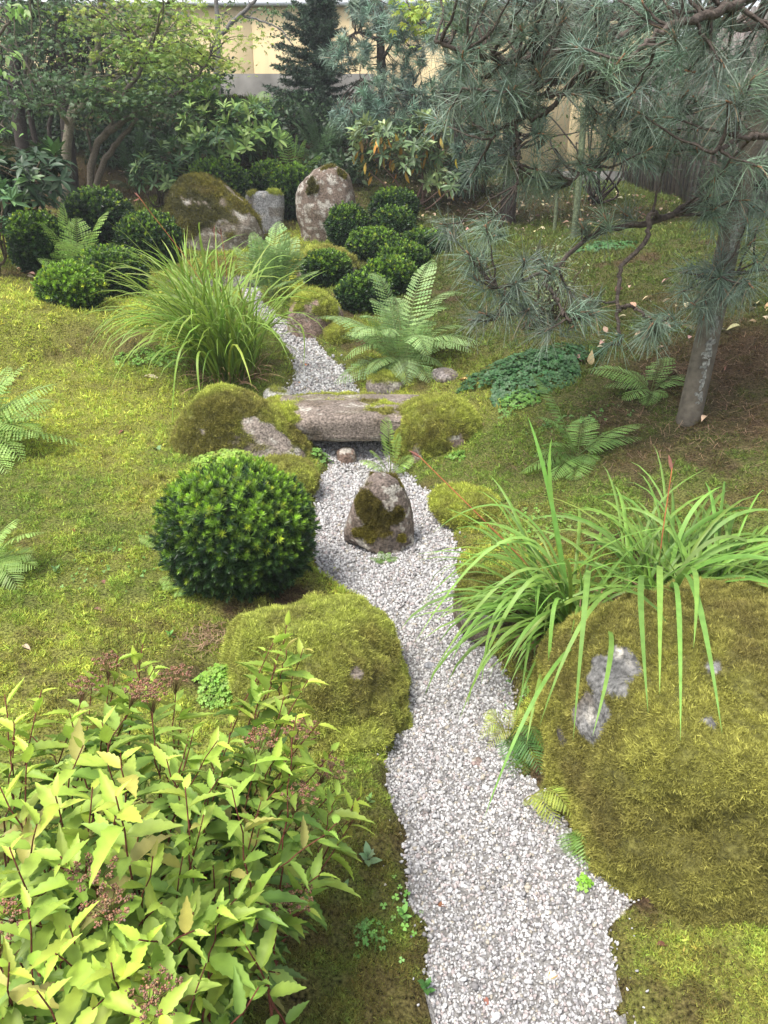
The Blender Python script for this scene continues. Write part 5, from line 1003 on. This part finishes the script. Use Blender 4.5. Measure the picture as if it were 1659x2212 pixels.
rhodo('lighter rhododendron sprig crossing the very left edge in front of the dark one', -40, 560, [(5, 430, 22, 20, 5, 6.7, 6.9), (0, 500, 18, 22, 4, 6.7, 6.9)], 0, .14, (.10, .19, .09), (.12, .22, .09), .5, .1, Yb=6.8)
rhodo('large fresh green rhododendron on the slope in front of the wall', 480, 360, [(450, 215, 45, 40, 40, 12, 12.8), (520, 265, 70, 40, 60, 11.8, 12.8), (560, 305, 50, 25, 36, 11.6, 12.4), (450, 270, 60, 45, 40, 12, 12.9), (430, 320, 60, 30, 30, 11.6, 12.5), (500, 320, 70, 25, 30, 11.6, 12.5)], 0, .17, (.07, .14, .05), (.22, .34, .09), .55, .05, Yb=12.2)
rhodo('small glossy sprouting rhododendron left of the broad mossy boulder', 345, 420, [(318, 375, 32, 30, 16, 10.6, 11), (370, 345, 40, 40, 26, 10.8, 11.4), (350, 395, 30, 20, 10, 10.6, 11)], 0, .14, (.08, .15, .06), (.22, .32, .12), .35, .05, Yb=11)
rhodo('straggly rhododendron with hanging orange yellow leaves right of the tall mottled boulder', 900, 425, [(800, 300, 45, 40, 22, 10.8, 11.4), (870, 320, 60, 45, 34, 10.6, 11.4), (940, 330, 50, 50, 26, 10.6, 11.3), (830, 350, 50, 25, 14, 10.6, 11.2), (900, 270, 60, 25, 16, 10.8, 11.4), (950, 390, 40, 25, 10, 10.5, 11)], 0, .15, (.10, .16, .07), (.30, .38, .17), .4, .25, Yb=11, yellow=80, stem=(.20, .13, .10))
rhodo('shadowy low rhododendron beneath the pines beside the rough reddish trunk', 1040, 420, [(1020, 360, 60, 35, 36, 11.4, 12.2), (1070, 340, 40, 25, 16, 11.6, 12.2), (990, 395, 30, 15, 8, 11.3, 11.8)], 0, .14, (.045, .09, .05), (.08, .15, .08), .2, .2, Yb=12)

# ------------------------------------------------------------------ spruce
b = wp(680, 305, 13.8); b[2] = gz(b[0], b[1]); root = thing('spruce_tree', 'dark young spruce standing before the yellow wall', 'conifer', b); top = wp(688, -40, 13.8)
mb = MB(); tube(mb, np.array([b-[0, 0, .1], (b+top)/2, top]), [.07, .045, .01], BARK*.7, 8); mb.build('trunk', 'bark', root)
mb = MB(); tw = MB()
for k in range(130):
    t_ = (k+.5)/130; q = b+(top-b)*(.06+.93*t_); a = k*2.4; L = (.92*(1-t_)**.8+.07)*rng.uniform(.42, 1.2); el = -.12+.55*t_+rng.normal(0, .08)
    s_ = np.linspace(0, 1, 9)[:, None]; dh = np.array([math.cos(a), math.sin(a), 0]); P = q+dh*L*s_*math.cos(el)+np.array([0, 0, 1])*(L*s_*math.sin(el)-.15*L*s_*(1-s_)*2); tube(tw, P, np.linspace(.012, .004, 9), BARK*.7, 4)
    for sg in (-1, 1, 0):
        m_ = 14 if sg else 9; i = rng.integers(1, 9, m_); base_ = P[i]; sd_ = np.array([-dh[1], dh[0], 0])*sg; d = nrm(sd_+dh*.9+rng.normal(0, .15, (m_, 3))+[0, 0, -.08]); l = (L*.34*(1.1-.6*s_[i])*rng.uniform(.7, 1.2, (m_, 1)))+.03
        nn_ = 16; uu = rng.uniform(0, 1, (m_, nn_, 1)); B = base_[:, None]+d[:, None]*l[:, None]*uu; nd = nrm(d[:, None]*.6+rng.normal(0, .6, (m_, nn_, 3))); Bp = B.reshape(-1, 3); nd = nd.reshape(-1, 3)
        cb = jcol((.035, .062, .036), len(Bp), .25)*(1+.9*(uu.reshape(-1, 1) > .8)*(rng.uniform() < .5)); ribbon(mb, np.stack([Bp, Bp+nd*.045], 1), nrm(np.cross(nd, rdir(len(nd))))[:, None], np.full((len(Bp), 2), .011)*[1, .4], cb, cb)
tw.build('branches', 'bark', root); mb.build('needles', 'needle', root)

# ------------------------------------------------------------------ broadleaf trees on the left and at the wall
ST = star_T()
def tree(name, label, cat, stems, blobs_, leafT, size, cols, lay=.25, r0=.05, n_tw=1., group='trees on the left slope', bark=(.115, .095, .075), mat='leaf', flat=.35):
    b = wp(*stems[0][0][:3]); b[2] = gz(b[0], b[1]); root = thing(name, label, cat, b, group); sk = []; sr = []
    for s_ in stems:
        pts = [wp(x, y, Y) for x, y, Y, r_ in s_]; 
        if s_ is stems[0] or s_[0][3] < 0: pts[0][2] = min(pts[0][2], gz(pts[0][0], pts[0][1]))-.05
        P = spline(pts, 18); rad = np.interp(np.linspace(0, 1, len(P)), np.linspace(0, 1, len(s_)), [abs(q[3]) for q in s_]); P[1:-1] += rng.normal(0, .008, (len(P)-2, 3))
        mb = MB(); tube(mb, P, rad, np.array(bark)*rng.uniform(.85, 1.2), 8, .07); mb.build('trunk' if s_ is stems[0] else 'limb', 'bark', root, smooth=True); sk.append(P); sr.append(rad)
    sk = np.concatenate(sk); sr = np.concatenate(sr); tw = MB(); mb = MB()
    for (cx_, cy_, rx_, ry_, m_, Y0, Y1, ci) in blobs_:
        ntw = max(2, int(m_/38)); C_ = np.stack([wp(cx_+rx_*rng.uniform(-1, 1), cy_+ry_*rng.uniform(-1, 1), rng.uniform(Y0, Y1)) for _ in range(ntw)]); D_ = nrm(rng.normal(0, 1, C_.shape)*[1, 1, .25])
        twig_to(tw, sk, np.minimum(sr, .014), C_, D_, np.array(bark)*.8, -.12, 4)
        k = rng.integers(0, ntw, m_); sp_ = lay*np.abs(rng.normal(0, 1, (m_, 1)))**.7; a = rng.uniform(0, 2*PI, m_); off = np.stack([np.cos(a), np.sin(a), rng.normal(0, .22, m_)-.1*sp_[:, 0]], 1)*sp_
        P = C_[k]+off; N = nrm(rng.normal(0, flat, (m_, 3))+[0, -.1, 1]); d = np.cross(N, rdir(m_)); d = nrm(d+[0, 0, -.25])
        cl = jcol(cols[ci], m_, .2, .07); stamp(mb, leafT, P, basis(d, N), size*rng.uniform(.65, 1.2, m_), cl)
    tw.build('twigs', 'bark', root); mb.build('leaves', mat, root); return root
ML = [(.20, .30, .07), (.085, .15, .06), (.34, .44, .08)]
tree('maple_tree', 'slender maple with a pale leaning trunk and layered star shaped leaves', 'maple', [[(122, 372, 10.8, .068), (150, 270, 10.9, .062), (175, 200, 11, .055), (205, 130, 11, .045), (215, 40, 11, .035), (220, -80, 11, .03)], [(160, 245, 10.9, .04), (250, 170, 10.4, .025), (330, 110, 10, .015)], [(205, 130, 11, .04), (300, 60, 10.5, .02), (360, 10, 10.3, .012)], [(150, 270, 10.9, .03), (100, 200, 10.4, .02), (60, 160, 10, .012)]],
     [(240, 60, 150, 60, 900, 9.6, 11.8, 0), (330, 90, 130, 60, 650, 9.6, 11.4, 2), (300, 30, 150, 30, 520, 9.6, 11.6, 2), (180, 20, 150, 50, 600, 9.6, 12, 1), (220, 130, 120, 30, 340, 9.6, 11.2, 0), (200, 190, 100, 30, 420, 9.6, 11, 1), (260, 205, 110, 26, 420, 9.6, 10.8, 1), (390, 130, 60, 30, 200, 9.6, 10.8, 2), (200, -120, 300, 100, 900, 9, 12.5, 0)], ST, .056, ML, bark=(.20, .175, .13))  # last blob is unseen foliage above the frame, added to cast shade
tree('maple_tree', 'many stemmed maple sweeping right in front of the fresh green rhododendron', 'maple', [[(172, 388, 10.3, .05), (205, 330, 10.2, .045), (240, 270, 10.1, .04), (262, 215, 10, .033), (310, 140, 9.9, .022), (330, 70, 9.8, .012)], [(168, 380, 10.3, -.045), (222, 358, 10.2, .04), (262, 300, 10.1, .03), (305, 245, 10, .02), (320, 200, 10, .012)], [(235, 285, 10.1, .035), (300, 240, 10, .03), (375, 205, 9.9, .022), (430, 160, 9.8, .014), (455, 120, 9.7, .008)], [(255, 235, 10, .02), (180, 215, 9.8, .014), (70, 232, 9.6, .010)], [(200, 335, 10.2, .02), (190, 260, 10, .014), (235, 195, 9.8, .008)]],
     [(300, 190, 100, 30, 420, 9.4, 10.6, 0), (400, 160, 70, 30, 320, 9.4, 10.2, 0), (440, 110, 70, 30, 300, 9.4, 10.2, 2), (480, 70, 60, 30, 160, 9.4, 10.2, 2), (180, 225, 120, 20, 360, 9.2, 10.2, 1), (260, 245, 90, 20, 240, 9.4, 10.2, 1), (370, 215, 60, 24, 220, 9.5, 10.2, 1), (120, 200, 90, 22, 260, 9.2, 10, 1), (330, 130, 80, 40, 420, 9.4, 10.4, 0), (500, 130, 40, 14, 60, 9.5, 10, 2), (70, 130, 80, 50, 420, 9.2, 10.2, 1)], ST, .050, ML)
CN = leaf_T(.30, 3, .1, .1)
tree('dark_tree', 'thick dark trunk with dim foliage standing between the left maples', 'tree', [[(152, 400, 11.2, .095), (148, 310, 11.2, .088), (143, 230, 11.2, .082), (135, 120, 11.2, .075), (130, -60, 11.2, .07)], [(140, 180, 11.2, .03), (90, 90, 11, .02)], [(138, 150, 11.2, .03), (200, 90, 11.5, .02)]],
     [(130, 100, 110, 110, 1200, 11.4, 13.5, 1), (60, 60, 90, 90, 900, 11.4, 13.5, 1), (200, 140, 90, 80, 600, 11.8, 13.5, 1), (300, 190, 100, 50, 420, 12.2, 14, 1), (100, -130, 250, 100, 500, 11, 14, 1), (250, 300, 40, 20, 80, 12, 13, 1)], CN, .075, [(.05, .09, .035), (.050, .085, .040), (.1, .1, .1)], bark=(.055, .045, .04))  # blob above the frame adds unseen leaves that shade the slope
tree('dark_tree', 'dark double trunk at the far left edge under dense leaves', 'tree', [[(50, 330, 11.6, .10), (38, 230, 11.6, .09), (30, 120, 11.6, .08), (20, -60, 11.6, .06)], [(78, 330, 11.4, -.045), (66, 240, 11.4, .04), (58, 150, 11.4, .035), (66, 60, 11.4, .03), (70, -50, 11.4, .025)], [(98, 335, 11.3, -.035), (108, 270, 11.3, .03), (112, 235, 11.3, .022), (100, 190, 11.2, .015)], [(66, 240, 11.4, .03), (20, 190, 11, .02), (-20, 140, 11, .015)]],
     [(40, 60, 90, 80, 900, 10.4, 13, 0), (20, 160, 60, 50, 380, 10.2, 12, 1), (80, 190, 60, 30, 200, 10.6, 12, 1), (0, 250, 40, 30, 90, 10, 12, 1), (120, 20, 90, 60, 500, 10.4, 13, 0)], CN, .085, [(.055, .10, .045), (.05, .09, .04)], bark=(.055, .045, .04))
tree('young_tree', 'thin forked tree with sparse leaves standing against the yellow wall', 'tree', [[(468, 235, 15.5, .07), (470, 140, 15.5, .06), (472, 80, 15.5, .055), (468, 20, 15.5, .04), (460, -80, 15.5, .03)], [(472, 80, 15.5, .045), (510, 40, 15.4, .035), (548, 5, 15.3, .03), (580, -60, 15.3, .02)], [(471, 110, 15.5, .03), (440, 70, 15.4, .02), (400, 30, 15.4, .015)], [(520, 32, 15.4, .02), (600, 60, 15.2, .012), (640, 110, 15.2, .008)]],
     [(430, 30, 70, 40, 260, 14.9, 16.2, 0), (520, 20, 80, 30, 200, 14.9, 16.2, 0), (600, 60, 60, 50, 150, 14.9, 15.8, 1), (420, 90, 50, 30, 120, 15, 16, 0), (590, 10, 60, 20, 110, 15, 16, 0), (500, -80, 200, 60, 500, 14.5, 16.5, 0)], leaf_T(.55, 4, .12, .15), .062, [(.10, .17, .06), (.07, .11, .05)], r0=.05, group='trees by the wall', bark=(.16, .15, .14), flat=.6)
b_ = tree('maple_sprig', 'bright lime maple foliage at the top centre before the pines', 'maple', [[(1010, 450, 11.9, .05), (985, 250, 11.8, .04), (960, 100, 11.8, .03), (930, 30, 11.8, .02), (900, -60, 11.8, .015)], [(945, 60, 11.8, .02), (905, 45, 11.7, .01)]],
     [(930, 20, 45, 25, 90, 9.0, 9.4, 0), (900, 70, 35, 14, 40, 9.0, 9.4, 0), (960, 5, 40, 10, 40, 9, 9.5, 0)], ST, .07, [(.36, .46, .07)], lay=.2, group='trees by the wall')
# shrub with broad pale leaves at the far left edge, top
tree('broadleaf_shrub', 'pale broad leaves on a branch entering at the top left edge', 'shrub', [[(-60, 480, 6.8, .03), (-50, 300, 6.8, .025), (-30, 150, 6.8, .018), (20, 50, 6.8, .010)], [(-45, 260, 6.8, .015), (0, 270, 6.8, .008)]],
     [(25, 30, 22, 16, 34, 6.6, 7, 0), (5, 180, 16, 20, 18, 6.6, 7, 0), (5, 270, 16, 16, 14, 6.6, 7, 0), (10, 110, 20, 14, 14, 6.6, 7, 0)], leaf_T(.45, 6, .15, .2), .085, [(.20, .34, .10)], lay=.09, group='trees on the left slope')
# mossy humps and undergrowth on the left slope; highest bushes added to darken the background
for lab, cx_, cy_, Y, rr_, n_ in [('dark undergrowth bush behind the maple stems', 250, 290, 12.6, (.55, .4, .35), 900), ('low dark bush behind the broad mossy boulder', 355, 345, 12.2, (.5, .4, .35), 800), ('dark bush at the foot of the spruce', 640, 300, 13.2, (.8, .5, .40), 1200), ('dark bush between the spruce and the pale blue green pine', 760, 330, 12.9, (.7, .4, .35), 1000),
                                 ('low bush behind the tall mottled boulder', 720, 380, 11.6, (.5, .3, .25), 700),
                                 ('leafy dark bush on the slope behind the far left trunks', 60, 300, 13.4, (.8, .5, .55), 1700), ('leafy dark bush on the slope between the left trunks', 190, 300, 13.2, (.9, .5, .5), 1900), ('leafy dark bush on the slope behind the sweeping maple limbs', 350, 290, 13.6, (.8, .5, .6), 1700), ('high dark bush added to deepen the background behind the far left double trunk', 40, 255, 15.2, (1.3, .6, .9), 2600), ('high dark bush added to deepen the background behind the thick dark trunk', 170, 250, 15.4, (1.3, .6, .9), 2600), ('high dark bush added to deepen the background behind the sweeping maple', 300, 245, 15.6, (1.2, .6, .9), 2400), ('dark bush added to deepen the background left of the thin forked tree', 405, 235, 15.9, (.9, .5, .6), 1600)]:
    p = wp(cx_, cy_, Y); g_ = gz(p[0], p[1]); D = rdir(n_); P = p*[1, 1, 0]+np.array([0, 0, g_+rr_[2]*.7])+D*np.array(rr_)*rng.uniform(.55, 1.1, (n_, 1)); P = P[P[:, 2] > g_]; n_ = len(P); mb = MB()
    root = thing('undergrowth_bush', lab, 'shrub', (p[0], p[1], g_), 'dark bushes on the back slope'); stamp(mb, LR, P, basis(rdir(n_), nrm(rdir(n_)+[0, 0, 1])), rng.uniform(.06, .11, n_), jcol((.05, .09, .04), n_, .3)); mb.build('foliage', 'leaf', root)
    mb = MB(); b = np.array([p[0], p[1], g_]); tw_ = P[:14]; twig_to(mb, b[None]+[[0, 0, .02]], np.array([.02]), tw_, nrm(tw_-b), BARK*.7, 0, 4); mb.build('stems', 'bark', root)

# ------------------------------------------------------------------ thin pale volume added over the garden for milky lens flare
mb = MB(); boxm(mb, (-118, -118, -1.6), (118, 118, 8.5)); m = bpy.data.materials.new('flare_veil'); m.use_nodes = True; t = m.node_tree; t.nodes.clear()
vo = t.nodes.new('ShaderNodeVolumePrincipled'); vo.inputs['Color'].default_value = (.86, .9, .95, 1); vo.inputs['Density'].default_value = .0022; ou = t.nodes.new('ShaderNodeOutputMaterial')
t.links.new(vo.outputs[0], ou.inputs['Volume']); M['veil'] = m
tag(mb.build('veil', 'veil'), 'faint pale haze added over the garden for lens flare', 'veil', kind='stuff')
